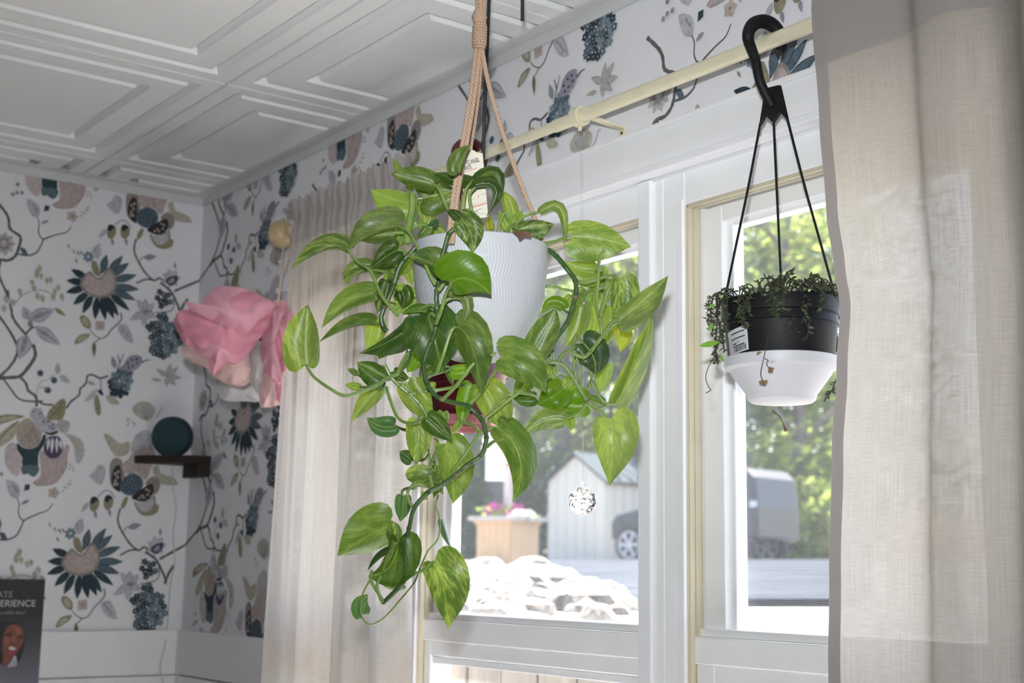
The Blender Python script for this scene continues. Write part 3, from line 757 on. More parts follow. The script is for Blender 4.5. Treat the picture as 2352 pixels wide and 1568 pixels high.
def foliage_mat(name, c0, c1):
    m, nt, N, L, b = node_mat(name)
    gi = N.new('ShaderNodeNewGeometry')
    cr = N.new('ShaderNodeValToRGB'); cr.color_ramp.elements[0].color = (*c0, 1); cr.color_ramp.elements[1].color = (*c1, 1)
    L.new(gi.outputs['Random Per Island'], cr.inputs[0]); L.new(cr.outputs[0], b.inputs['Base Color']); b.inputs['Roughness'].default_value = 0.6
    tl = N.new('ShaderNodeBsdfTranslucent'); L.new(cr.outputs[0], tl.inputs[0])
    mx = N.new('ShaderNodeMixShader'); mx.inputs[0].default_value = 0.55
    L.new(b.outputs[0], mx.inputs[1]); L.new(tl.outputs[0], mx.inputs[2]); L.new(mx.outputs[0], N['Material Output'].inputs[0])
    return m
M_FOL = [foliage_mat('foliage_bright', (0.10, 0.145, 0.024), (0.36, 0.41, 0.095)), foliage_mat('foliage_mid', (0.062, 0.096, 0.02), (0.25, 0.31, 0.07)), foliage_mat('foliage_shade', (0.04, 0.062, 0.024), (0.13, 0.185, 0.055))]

GP = [(-5, 1.30), (0.36, 1.38), (1.0, 1.41), (3.2, 1.46), (5.4, 1.515), (10, 1.60), (14, 1.72), (24, 1.9), (70, 2.2)]
def gz(y):
    for (a, za), (b, zb) in zip(GP, GP[1:]):
        if y <= b: return lerp(za, zb, max(0.0, (y-a)/(b-a)))
    return GP[-1][1]
def gpt(u, v):
    y = 0.40+66*v**2.2; x = lerp(-70-y*.5, 22, u)
    return (x, y, gz(y)+0.012*noise.noise(Vector((x*.8, y*.8, 0)))*min(1, y))
props(MB().grid(gpt, 60, 50).build('ground', M_GRAVEL), 'pale sunlit gravel ground outside the window', kind='structure')
def drive_pt(u, v):
    t_ = min(1, u/.32); t_ = t_*t_*(3-2*t_); nd = lerp(11.0, 4.3, t_)
    p = U(lerp(1225, 1990, u), 1300, lerp(nd, 24.0, v**1.6)); return (p.x, p.y, gz(p.y)+0.03+.01*v)
props(MB().grid(drive_pt, 40, 24).build('driveway', M_ASPHALT), 'grey asphalt driveway running past the shed', kind='structure')

# plank retaining wall just outside the lower panes
rw = thing('retaining_wall', (0.1, 0.37, 0.4), 'weathered grey-brown plank wall just outside the lower window panes', 'wall')
r9 = rnd(4)
for k in range(22):
    x = -1.25+0.118*k
    MB().box(x, x+0.113, 0.345+r9.uniform(0, .006), 0.375, 0.4, 1.385+r9.uniform(-.008, .008)).build('plank', M_PLANK, rw, smooth=False, bevel=0.003)

# heap of pale rocks
def rock_mesh(seed):
    bm = bmesh.new(); bmesh.ops.create_icosphere(bm, subdivisions=2, radius=1)
    for v in bm.verts:
        p = v.co.copy(); f = 1+0.38*noise.noise(p*1.1+Vector((seed*7.3, 0, 0)))+0.12*noise.noise(p*3+Vector((0, seed*3.1, 0)))
        v.co = Vector((p.x*f, p.y*f*.8, p.z*f*.62))
        if v.co.z < -.3: v.co.z = -.3
    me = bpy.data.meshes.new('rock'); bm.to_mesh(me); bm.free(); me.materials.append(M_ROCK); return me
RM = [rock_mesh(k) for k in range(6)]
def rock(px, py, d, size, k, label, squash=1.0):
    p = U(px, py, d); o = bpy.data.objects.new('rock', RM[k % 6]); COL.objects.link(o)
    o.location = (p.x, p.y, max(gz(p.y)+size*.1, p.z-size*.42)); o.scale = (size, size, size*squash); o.rotation_euler = (0, 0, k*1.7)
    props(o, label, 'rock', 'rocks in the sunlit heap'); return o
r9 = rnd(12); k = 0
ROWN = ['topmost', 'second', 'third', 'fourth', 'fifth', 'lowest']; ORD = ['first', 'second', 'third', 'fourth', 'fifth', 'sixth', 'seventh', 'eighth', 'ninth']; rown = -1
rock(1330, 1345, 4.6, 0.085, 1, 'large cream rock at the right end of the sunlit heap')
rock(1195, 1396, 3.6, 0.05, 2, 'flat dark-shadowed stone at the foot of the heap just above the window rail', 0.5)
rock(1115, 1345, 5.2, 0.10, 3, 'grey-sided rock at the left of the sunlit heap')
for (y0, d, n, xa, xb, s) in ((1292, 7.6, 9, 1060, 1250, .13), (1312, 6.6, 9, 1075, 1300, .11), (1330, 5.6, 9, 1100, 1310, .10), (1352, 4.9, 8, 1150, 1420, .085), (1372, 4.3, 8, 1060, 1440, .075), (1392, 3.7, 8, 1040, 1460, .06)):
    rown += 1
    for q in range(n):
        k += 1; rock(lerp(xa, xb, (q+r9.uniform(.1, .9))/n), y0+r9.uniform(-11, 11), d+r9.uniform(-.4, .4), s*r9.choice((.55, .7, .9, 1.1, 1.6)), k, '%s pale rock from the left in the %s row of the sunlit heap' % (ORD[q], ROWN[rown]))
# bank of pale soil that carries the rocks
def bank(u, v):
    px = lerp(880, 1475, u); d = lerp(3.2, 9.5, v); k_ = max(0.0, min(1.0, (0.80-.18*v-u)/.22)); k_ = k_*k_*(3-2*k_)
    p = U(px, lerp(1410, 1282, min(1, v*1.15)**.62), d); g_ = gz(p.y)-.03
    e_ = 1-max(0, (v-.85)/.15)
    return (p.x, p.y, lerp(g_, max(g_, p.z-.03), k_*e_)+0.02*noise.noise(p*2.5)*k_)
props(MB().grid(bank, 30, 24).build('soil_bank', M_GRAVEL), 'bleached soil bank under the rock heap', kind='structure')

# cedar planter with flowers and a post
PC = U(1166, 1250, 16.0); pz = gz(PC.y)
pt = thing('wooden_planter', (PC.x, PC.y, pz), 'square cedar planter box with a wide pale rim, holding pink flowers', 'planter')
vd = Vector((FWD.x, FWD.y, 0)).normalized(); ang = math.atan2(vd.y, vd.x)+math.radians(50)
ax1 = Vector((math.cos(ang), math.sin(ang), 0)); ax2 = Vector((-ax1.y, ax1.x, 0))
def obox(m, c, a, b, z0, z1, off=(0, 0), fr=None):
    c = Vector((c.x, c.y, 0)) + ax1*off[0] + ax2*off[1]
    q = [c+ax1*s*a+ax2*t*b for s, t in ((-1,-1),(1,-1),(1,1),(-1,1))]
    return m.prism([Vector((p.x, p.y, z0)) for p in q], (0, 0, z1-z0))
ztop = U(1166, 1190, 16.0).z
for s in range(4):
    a, b = (ax1, ax2) if s % 2 == 0 else (ax2, ax1)
    sg = 1 if s < 2 else -1
    for q in range(5):
        c = Vector((PC.x, PC.y, 0))+a*sg*0.245+b*(q-2)*0.0985; m = MB()
        pp = [c+a*x_*.012+b*y_*.0475 for x_, y_ in ((-1,-1),(1,-1),(1,1),(-1,1))]
        m.prism([Vector((p.x, p.y, pz-0.05)) for p in pp], (0, 0, ztop-pz+0.03)).build('board', M_CEDAR, pt, smooth=False)
m = MB(); obox(m, PC, 0.275, 0.275, ztop-0.07, ztop-0.03); m.build('moulding', M_CEDAR, pt, smooth=False)
m = MB()
for off, a, b in (((.27,0),.05,.33), ((-.27,0),.05,.33), ((0,.27),.22,.05), ((0,-.27),.22,.05)): obox(m, PC, a, b, ztop-0.03, ztop+0.015, off)
m.build('rim', pm('sunlit_rim', (0.33, 0.30, 0.265), 0.7, 0.05, 10), pt, smooth=False)  # rim coloured paler than the cedar to stand for sun on its top
m = MB(); obox(m, PC, 0.225, 0.225, ztop-0.06, ztop-0.04); m.build('soil', M_SOIL, pt, smooth=False)
def flower_cluster(name, px, py, d, n, spread, mat, label, seed):
    r = rnd(seed); c = U(px, py, d); t = thing(name, c-Vector((0, 0, .1)), label, 'flower')
    for q in range(n):
        p = c+Vector((r.uniform(-1, 1)*spread, r.uniform(-1, 1)*spread, r.uniform(-.5, .6)*spread*.6)); m = MB()
        nrm = (Vector((r.uniform(-.5, .5), r.uniform(-.5, .5), .6))-FWD*.9).normalized(); a = nrm.orthogonal().normalized(); b = nrm.cross(a)
        vs = [p]+[p+(a*math.cos(2*math.pi*w_/10)+b*math.sin(2*math.pi*w_/10))*(.055 if w_ % 2 == 0 else .038)+nrm*.018 for w_ in range(10)]
        m.add(vs, [(0, 1+w_, 1+(w_+1) % 10) for w_ in range(10)]); m.build('blossom', mat, t)
    m = MB()
    for q in range(n*3):
        p = c+Vector((r.uniform(-1, 1)*spread, r.uniform(-1, 1)*spread, r.uniform(-.9, .1)*spread*.6)); a = Vector((r.uniform(-1, 1), r.uniform(-1, 1), r.uniform(-.3, 1))).normalized(); b = a.orthogonal().normalized()
        m.add([p, p+a*.05+b*.02, p+a*.09, p+a*.05-b*.02], [(0, 1, 2, 3)])
    o = m.build('foliage', M_FOL[1], t); o['kind'] = 'stuff'
flower_cluster('petunia', 1140, 1172, 16.0, 14, .12, M_MAG, 'bright pink petunia clump on the left of the planter', 1)
flower_cluster('petunia', 1172, 1168, 16.1, 12, .085, M_MAG, 'deep magenta petunia clump at the foot of the planter post', 2)
flower_cluster('alyssum', 1206, 1184, 15.9, 10, .08, M_WPET, 'small white flower clump at the right rim of the planter', 3)
po = thing('sign_post', (PC.x, PC.y, ztop-0.04), 'pale post with a white board rising out of the planter', 'post')
zt = U(1168, 930, 16.0).z
m = MB(); obox(m, PC, 0.038, 0.038, ztop-0.04, zt); m.build('post', M_POSTP, po, smooth=False)
q0 = U(1118, 985, 15.93); q1 = U(1160, 985, 15.93); zb = U(1140, 1104, 15.93).z
dl = (q1-q0).normalized()
for za, zb_ in ((q0.z, U(1140, 1040, 15.93).z+.008), (U(1140, 1040, 15.93).z-.008, zb)):
    m = MB(); m.prism([Vector((q0.x, q0.y, za)), Vector((q1.x, q1.y, za)), Vector((q1.x, q1.y, zb_)), Vector((q0.x, q0.y, zb_))], vd*.03); m.build('board', M_WHITE, po, smooth=False)
for y_ in (1048, 1066):
    c = U(1164, y_, 15.9); MB().lathe([(0.0, -.03), (.025, -.02), (.03, 0), (.02, .02), (0, .03)], c, 10).build('red_cap', M_REDP, po)

# garden shed
KZ = gz(U(1388, 1283, 27).y)
K0, K1, K2 = U(1388, 1283, 27.0), U(1257, 1283, 28.0), U(1560, 1283, 28.4)
K3 = K1+K2-K0
def at(p, z): return Vector((p.x, p.y, z))
ez, rz_ = U(1388, 1098, 27).z, U(1310, 1044, 27.6).z
sh = thing('garden_shed', at((K0+K3)/2, KZ-.1), 'cream garden shed with a grey gabled roof seen through the window', 'shed')
gm = (K0+K1)/2; gb = (K2+K3)/2
for (a, b, nb) in ((K1, K0, 6), (K0, K2, 8)):
    for q in range(nb):
        p0, p1 = a.lerp(b, q/nb+.004), a.lerp(b, (q+1)/nb-.004); nrm = (K1-K2 if False else Vector((0, 0, 0)))
        if a is K1:
            def hz(p): return lerp(ez, rz_, 1-abs((p-K1).length/(K0-K1).length-.5)*2)
            m = MB().prism([at(p0, KZ-.1), at(p1, KZ-.1), at(p1, hz(p1)), at(p0, hz(p0))], at((K2-K0).normalized()*.04, 0))
        else: m = MB().prism([at(p0, KZ-.1), at(p1, KZ-.1), at(p1, ez), at(p0, ez)], at((K1-K0).normalized()*.04, 0))
        m.build('wall_panel', M_SHEDW, sh, smooth=False)
over = (K0-K1).normalized()*.12; fo = (K0-K2).normalized()*.10
for (side, lab) in ((K0, 0), (K1, 1)):
    s_ = over if lab == 0 else -over
    e0, e1 = at(side, ez)+s_+fo+Vector((0, 0, -.09)), at(K2 if lab == 0 else K3, ez)+s_-fo+Vector((0, 0, -.09))
    m = MB().prism([e0, e1, at(gb, rz_)-fo+Vector((0, 0, .03)), at(gm, rz_)+fo+Vector((0, 0, .03))], (0, 0, .05)); m.build('roof_slope', M_SHEDR, sh, smooth=False)
MB().prism([at(K1, KZ-.1), at(K3, KZ-.1), at(K3, ez), at(K1, ez)], at((K0-K1).normalized()*.04, 0)).build('wall_panel', M_SHEDW, sh, smooth=False)

# dark car parked beside the shed
C0, C1 = U(1402, 1284, 25.0), U(1742, 1290, 22.9)
cz = gz((C0.y+C1.y)/2)-0.05
ca = at(C1-C0, 0); cl = ca.length; ca.normalize(); cb = Vector((-ca.y, ca.x, 0))
if cb.dot(FWD) < 0: cb = -cb
car = thing('parked_car', at((C0+C1)/2, cz), 'dark parked car half hidden behind the window mullion', 'car')
def cp(u, h, w_): return at(C0, cz)+ca*u*cl+Vector((0, 0, h))+cb*w_
prof = [(0,.42),(0,.72),(.03,.86),(.25,1.0),(.40,1.55),(.46,1.60),(.93,1.60),(.98,1.45),(1.0,.95),(1.0,.42)]
m = MB().prism([cp(u, h, 0) for u, h in prof], cb*1.30); m.build('body', M_CARB, car, smooth=False, bevel=0.05)
m = MB().prism([cp(u, h, -.012) for u, h in ((.30,1.04),(.42,1.50),(.66,1.50),(.66,1.04))], cb*.012); m.build('window', M_CARG, car, smooth=False)
m = MB().prism([cp(u, h, -.012) for u, h in ((.69,1.04),(.69,1.50),(.90,1.50),(.94,1.04))], cb*.012); m.build('window', M_CARG, car, smooth=False)
m = MB().prism([cp(.955, .95, -.02), cp(.995, .95, -.02), cp(.995, 1.05, -.02), cp(.955, 1.05, -.02)], cb*.02); m.build('tail_light', M_PRINT_WHITE, car, smooth=False)
for u in (.14, .82):
    for w_ in (-.01, 1.13):
        c = cp(u, .34, w_); wf = (ca, Vector((0, 0, 1)), -cb)
        ty = MB().lathe([(.20, -.16), (.34, -.15), (.345, -.05), (.32, 0), (.24, .0)], c, 24, wf).build('tyre', M_TYRE, car)
        MB().lathe([(0, -.03), (.235, -.032)], c, 24, wf).build('backplate', M_TYRE, ty)  # dark disc backing the spokes, added so their gaps read dark
        m = MB().lathe([(0, .012), (.055, .012), (.055, -.02)], c, 24, wf); m.lathe([(.205, -.01), (.21, .008), (.24, .008), (.24, -.01)], c, 24, wf)
        for s in range(6):
            a = s*math.pi/3; d_ = ca*math.cos(a)+Vector((0, 0, 1))*math.sin(a); e_ = d_.cross(cb)
            m.prism([c+d_*.05+e_*.022-cb*.002, c+d_*.22+e_*.028-cb*.002, c+d_*.22-e_*.028-cb*.002, c+d_*.05-e_*.022-cb*.002], -cb*.02)
        m.build('wheel_rim', M_ALLOY, ty)

# trees behind
def tree(px, d, top_py, rad, mat, label, seed, base_py=1270, leaves=3800, size=.135, trunk=.16, skirt=.15):
    r = rnd(seed); b = U(px, base_py, d); gz_ = gz(b.y)-.2; top = U(px, top_py, d).z; H = top-gz_
    t = thing('tree', (b.x, b.y, gz_), label, 'tree', 'trees beyond the driveway')
    pts = [Vector((b.x+.15*math.sin(k*1.3+seed), b.y, gz_+H*.85*k/6)) for k in range(7)]
    m = MB().tube(pts, [trunk*(1-.12*k) for k in range(7)], 8)
    for k in range(5):
        p = pts[2+k % 4]; a = k*2.1+seed
        m.tube([p, p+Vector((math.cos(a)*rad*.5, math.sin(a)*rad*.5, H*.1)), p+Vector((math.cos(a)*rad*.8, math.sin(a)*rad*.8, H*.16))], [trunk*.4, trunk*.25, trunk*.1], 6)
    m.build('trunk', M_BARK, t)
    m = MB(); vs, fs = [], []
    clumps = []
    for k in range(34):
        h = r.uniform(skirt, 1.0); a = r.uniform(0, 6.28); q = rad*math.sqrt(r.random())*math.sin(math.pi*min(.97, .25+.7*h))
        clumps.append((Vector((b.x+q*math.cos(a), b.y+q*math.sin(a), gz_+H*h)), rad*r.uniform(.22, .42)))
    for k in range(leaves):
        c, cr_ = clumps[k % 34]
        p = c+Vector((r.gauss(0, 1), r.gauss(0, 1), r.gauss(0, .7)))*cr_*.6
        n_ = Vector((r.uniform(-1, 1), r.uniform(-1, 1), r.uniform(0, 1.2))).normalized(); a_ = n_.orthogonal().normalized(); b_ = n_.cross(a_); s = size*r.uniform(.6, 1.3)
        o = len(vs); vs += [p-a_*s, p+b_*s*.5, p+a_*s, p-b_*s*.5]; fs.append((o, o+1, o+2, o+3))
    m.add(vs, fs); o = m.build('crown', mat, t, smooth=False); o['kind'] = 'stuff'
tree(1000, 34, 300, 2.6, M_FOL[2], 'shady tree at the far left of the garden view', 1, trunk=.22)
tree(1085, 38, 350, 2.6, M_FOL[2], 'grey-green tree left of the planter post', 2, trunk=.25)
tree(1145, 31, 200, 2.2, M_FOL[1], 'dark-trunked tree directly behind the planter post', 3, trunk=.30, skirt=.35)
tree(1225, 40, 350, 2.8, M_FOL[1], 'leafy tree between the planter and the shed', 4, trunk=.2)
tree(1285, 34, 100, 2.3, M_FOL[2], 'tall dark-trunked tree left of the shed roof', 5, trunk=.25, skirt=.3)
tree(1370, 37, 250, 2.8, M_FOL[0], 'bright tree rising behind the shed roof', 6, skirt=.3)
tree(1450, 33, 300, 2.6, M_FOL[0], 'sunlit tree above the shed beside the mullion', 7, skirt=.25)
tree(1560, 36, 200, 2.8, M_FOL[1], 'leafy tree hidden mostly by the mullion', 8)
tree(1690, 32, 250, 2.4, M_FOL[1], 'tree behind the car at the left edge of the screened window', 9, trunk=.24)
tree(1760, 38, 150, 2.8, M_FOL[2], 'shady tall tree behind the black hanging pot', 10)
tree(1830, 29, 250, 2.2, M_FOL[0], 'bright yellow-green tree right of the parked car', 11, skirt=.0)
tree(1900, 34, 150, 2.6, M_FOL[0], 'sunlit tree at the edge of the right curtain', 12, skirt=.0)
tree(1990, 33, 150, 2.8, M_FOL[1], 'tree behind the right curtain', 13)
tree(1320, 46, 100, 3.8, M_FOL[2], 'broad shady tree far behind the shed', 14, leaves=4200, size=.19)
tree(1100, 47, 100, 3.8, M_FOL[2], 'broad shady tree far behind the planter', 15, leaves=4200, size=.19)
tree(1800, 45, 50, 3.8, M_FOL[2], 'broad shady tree far behind the parked car', 16, leaves=4200, size=.19)
tree(1540, 48, 50, 3.8, M_FOL[2], 'broad shady tree far behind the mullion', 17, leaves=4200, size=.19)

def shrub(px, d, top_py, rad, mat, label, seed):
    r = rnd(seed+90); b = U(px, 1280, d); z0 = gz(b.y)-.1; H = U(px, top_py, d).z-z0
    t = thing('shrub', (b.x, b.y, z0), label, 'shrub', 'undergrowth under the trees'); m = MB(); vs, fs = [], []
    for k in range(1500):
        q = rad*math.sqrt(r.random()); a = r.uniform(0, 6.28); h = r.random()**.8*(1-.35*(q/rad)**2); p = Vector((b.x+q*math.cos(a), b.y+q*math.sin(a), z0+H*h))
        n_ = Vector((r.uniform(-1, 1), r.uniform(-1, 1), r.uniform(0, 1.2))).normalized(); a_ = n_.orthogonal().normalized(); b_ = n_.cross(a_); s = .11*r.uniform(.6, 1.3)
        o = len(vs); vs += [p-a_*s, p+b_*s*.5, p+a_*s, p-b_*s*.5]; fs.append((o, o+1, o+2, o+3))
    m.add(vs, fs); o = m.build('foliage', mat, t, smooth=False); o['kind'] = 'stuff'
    m = MB()
    for k in range(6): m.tube([Vector((b.x+.1*math.cos(k), b.y+.1*math.sin(k), z0)), Vector((b.x+rad*.5*math.cos(k*1.1), b.y+rad*.5*math.sin(k*1.1), z0+H*.7))], .02, 5)
    m.build('stems', M_BARK, t)
for q, (px, d, tp_, rad, mi, lab) in enumerate(((1010, 30, 1060, 1.1, 2, 'low shady shrub at the far left of the garden view'), (1080, 32, 1000, 1.2, 2, 'dark shrub left of the planter'), (1150, 34, 1040, 1.2, 1, 'green shrub behind the planter'), (1230, 33, 1020, 1.2, 1, 'shrub between the planter and the shed'),
        (1300, 37, 960, 1.4, 2, 'dark shrub behind the shed gable'), (1400, 36, 960, 1.5, 1, 'shrub behind the shed roof'), (1490, 35, 1000, 1.4, 1, 'shrub behind the car near the mullion'), (1600, 34, 950, 1.4, 1, 'shrub behind the middle of the car'), (1700, 31, 1000, 1.2, 2, 'dark shrub behind the tail of the car'),
        (1790, 33, 980, 1.3, 1, 'green shrub just right of the car'), (1850, 27, 1090, .9, 0, 'bright shrub under the black hanging pot'), (1915, 29, 1000, 1.1, 0, 'bright shrub beside the right curtain'))):
    shrub(px, d, tp_, rad, M_FOL[mi], lab, q)

# ------------------------------------------------------------------ curtain rod and curtains
RY, RZ = -0.08, 2.190
rod = thing('curtain_rod', (1.6, RY, RZ), 'cream-gold metal curtain rod across the top of the window, ball finial at its end', 'curtain rod')
MB().tube([(0.60, RY, RZ), (1.46, RY, RZ)], 0.0082, 20).build('inner_rod', M_ROD, rod)
MB().tube([(1.46, RY, RZ), (2.75, RY, RZ)], 0.0097, 20).build('outer_rod', M_ROD, rod)
fa = (Vector((0, 1, 0)), Vector((0, 0, 1)), Vector((-1, 0, 0)))
fin = MB().lathe([(.0095, -.005), (.012, 0), (.012, .006), (.008, .010), (.012, .014)]+[(.0285*math.sin(a), .036-.0285*math.cos(a)) for a in [math.radians(25+k*12.9) for k in range(13)]], (0.612, RY, RZ), 32, fa).build('finial', M_GOLD, rod)
MB().lathe([(.0145, -.003), (.0165, 0), (.0145, .003)], (0.604, RY, RZ), 24, fa).build('finial_collar', M_GOLD, rod)
# bracket with ring
BX = UP(1332, 268, 1, RY).x
rg = MB(); N_ = 28
rg.lathe([(.0102, -.007), (.0150, -.007), (.0150, .007), (.0102, .007), (.0102, -.007)], (BX, RY, RZ), 32, (Vector((0, 1, 0)), Vector((0, 0, 1)), Vector((1, 0, 0))))
rg.build('bracket_ring', M_ROD, rod)
wb = UP(1424, 295, 1, -0.004)
br = MB().prism([Vector((BX+.004, RY+.012, RZ-.003)), Vector((wb.x, -.012, RZ-.006)), Vector((wb.x, -.004, RZ-.006)), Vector((wb.x+.012, -.004, RZ-.006)), Vector((wb.x+.012, -.02, RZ-.006)), Vector((BX+.016, RY+.012, RZ-.003))], (0, 0, .004))
br.box(wb.x-.001, wb.x+.013, -.006, -.002, RZ-.036, RZ-.002); br.build('bracket', M_ROD, rod, smooth=False, bevel=0.0008)
for z_ in (RZ-.012, RZ-.030): MB().lathe([(0, .0), (.0025, .0005), (.003, .002)], (wb.x+.006, -.0065, z_), 10, (Vector((1, 0, 0)), Vector((0, 0, 1)), Vector((0, 1, 0)))).build('screw', M_STICK, rod)
MB().tube([(BX, RY, RZ-.015), (BX, RY, RZ-.021)], .003, 10).build('set_screw', M_ROD, rod)

def curtain_sheet(fn, nu, nv, name, mat, parent):
    m = MB().grid(fn, nu, nv); o = m.build(name, mat, parent, ang=180)
    uvl = o.data.uv_layers.new(name='UVMap')
    for p in o.data.polygons:
        for li in p.loop_indices:
            vi = o.data.loops[li].vertex_index; uvl.data[li].uv = ((vi % (nu+1))/nu, (vi//(nu+1))/nv)
    return o
# left curtain
def lfold(u, z):
    k = max(0.0, min(1.0, (2.20-z)/0.9))
    big = 0.020*math.sin(u*2*math.pi*3.6+0.6+0.5*math.sin(z*1.5))+0.008*math.sin(u*2*math.pi*7.7+1.9)
    fine = 0.008*math.sin(u*2*math.pi*15+2*math.sin(u*9))+0.005*math.sin(u*2*math.pi*27+1)
    return lerp(fine, big, min(1, k*1.15))
def lc(u, v):
    z = lerp(2.232, 0.765, v**1.0)
    if z > 2.14:
        pinch = 1-0.75*math.exp(-((z-RZ)/.016)**2)
    else: pinch = 1
    x = lerp(0.672, 1.085, u)+lerp(0.0, 0.022, min(1, v*1.4))*(2*u-1)
    y = RY-0.020-lfold(u, z)*pinch*0.9
    if abs(z-RZ) < .03: y = min(y, RY-0.012)
    zt = z+0.006*math.sin(u*2*math.pi*15+2*math.sin(u*9))*max(0, 1-v*14)
    return (x, y, zt)
lct = thing('curtain', (0.88, RY-.02, 0.765), 'gathered beige linen curtain left of the window, ruffled on the rod', 'curtain')
curtain_sheet(lc, 150, 90, 'fabric', M_LINEN, lct)
def lpock(u, v):
    p = lc(u, v*0.057+.0003); return (p[0], p[1]-.0016, p[2])
curtain_sheet(lpock, 150, 8, 'rod_pocket', M_HEM, lct)
# right curtain: flat leading edge, deeper folds towards the right
def rfold(x):
    t = x-1.985
    f = 0.004*math.sin(t*30)
    for c, wd, a in ((2.132, .018, .020), (2.205, .022, -.030), (2.262, .022, .030), (2.33, .03, -.035), (2.41, .03, .03), (2.49, .03, -.03)):
        f += 1.55*a/(1+math.exp(-(x-c)/wd*3.0))
    return f
REDGE = [(p.z, p.x) for p in (UP(x, y, 1, RY-.026) for x, y in ((1866, 35), (1883, 268), (1899, 482), (1918, 625), (1931, 700), (1923, 850), (1912, 1047), (1906, 1314), (1904, 1540)))]
def redge(z):
    if z >= REDGE[0][0]: return REDGE[0][1]
    for (za, xa), (zb, xb) in zip(REDGE, REDGE[1:]):
        if z >= zb:
            t = (za-z)/(za-zb); return lerp(xa, xb, t*t*(3-2*t))
    return REDGE[-1][1]
def rc(u, v):
    z = lerp(2.206, 0.765, v); s = 1+0.010*v*4
    x = lerp(1.983, 2.56, u); xx = x+(redge(z)-1.983)*max(0.0, 1-u*1.3)**1.5+0.004*math.sin(v*5+u*3)*u
    y = RY-0.026-rfold(x)*(.55+.45*min(1, v*3.5))
    if abs(z-RZ) < .02: y = min(y, RY-0.013)
    return (xx, y, z)
rct = thing('curtain', (2.27, RY-.03, 0.765), 'pale linen curtain hanging right of the window beside the black pot', 'curtain')
curtain_sheet(rc, 140, 100, 'fabric', M_LINEN, rct)
def light_block(u, v):
    p = rc(lerp(.40, 1.0, u), v); return (p[0], min(RY-.004 if abs(p[2]-RZ) > .02 else RY-.0125, p[1]+.016+.006*math.sin(u*21)) if abs(p[2]-RZ) > .02 else p[1]+.0006, p[2]-.001)
curtain_sheet(light_block, 90, 60, 'light_block_layer', M_HEM, rct)  # second cloth layer added behind the folds to cut backlight and darken them
def hem_top(u, v):
    p = rc(u, v*0.058+0.0005); return (p[0], p[1]-0.0015, p[2])
curtain_sheet(hem_top, 140, 8, 'rod_pocket', M_HEM, rct)
def hem_back(u, v):
    p = rc(u, v*0.058+0.0005); return (p[0], max(p[1]+.034, RY+0.0125), p[2])
curtain_sheet(hem_back, 140, 8, 'rod_pocket_back', M_HEM, rct)
def hem_side(u, v):
    p = rc(u*0.034, v); return (p[0], p[1]-0.0016, p[2])
curtain_sheet(hem_side, 5, 100, 'side_hem', M_HEM, rct)

# ------------------------------------------------------------------ tissue pompom on the finial
M_TIS = [pm('tissue_rose', (0.92, 0.50, 0.60), 0.85, 0.12, 8, alpha_t=0.3), pm('tissue_deep_rose', (0.88, 0.40, 0.50), 0.85, 0.14, 8, alpha_t=0.3),
         pm('tissue_peach', (0.88, 0.66, 0.62), 0.85, 0.1, 8, alpha_t=0.35), pm('tissue_white', (0.72, 0.70, 0.70), 0.85, 0.06, 8, alpha_t=0.35)]
PDEP = (CAM-UP(560, 790, 1, -0.17)).dot(-FWD)
TX, TY = 640, 712
pp_ = thing('pompom', U(560, 800, PDEP), 'layered pink tissue-paper pompom hanging from the finial beside the left curtain', 'pompom')
SHEETS = [  # outline on the photo, distance offset, paper: back to front
    ([(410,1310),(600,1330),(700,1290),(725,1430),(600,1440),(430,1425)], .060, 3), ([(130,1060),(220,1010),(400,1080),(640,1060),(670,1220),(590,1320),(480,1310),(350,1250),(300,1190),(190,1140)], .040, 2),
    ([(600,1000),(720,1000),(760,1100),(740,1300),(700,1380),(640,1300),(620,1150)], .034, 3), ([(720,1100),(900,1000),(945,1200),(905,1420),(780,1480),(710,1440)], .030, 2), ([(330,1100),(480,1120),(640,1050),(660,1180),(600,1290),(520,1320),(400,1270)], .024, 2),
    ([(780,740),(870,700),(975,770),(955,1050),(930,1420),(860,1440),(760,1300),(720,1040)], .012, 1), ([(65,830),(160,780),(260,860),(240,1000),(160,1020),(100,930)], .016, 1),
    ([(170,880),(260,890),(400,980),(600,980),(690,940),(650,1050),(540,1150),(440,1160),(360,1240),(320,1130),(230,1060),(205,960)], -.004, 0), ([(820,760),(880,800),(960,780),(945,1000),(915,1340),(870,1290),(845,1050)], -.002, 0),
    ([(720,1000),(770,850),(830,750),(885,800),(850,950),(872,1280),(800,1270),(740,1160)], -.016, 0), ([(90,810),(180,755),(300,825),(430,890),(600,920),(700,850),(800,745),(785,850),(690,985),(560,1080),(400,1095),(270,1050),(190,960)], -.022, 1),
    ([(150,695),(250,735),(310,650),(400,592),(560,588),(690,645),(795,700),(800,760),(700,830),(600,930),(430,892),(350,842),(270,800),(200,758)], -.050, 0)]
LAY = []
for k, (pl, dd, c) in enumerate(SHEETS):
    LAY += [(pl, dd+.009, (c if c != 0 else (1 if k % 2 else 2)) , 1.035, k+40), (pl, dd, c, 1.0, k)]
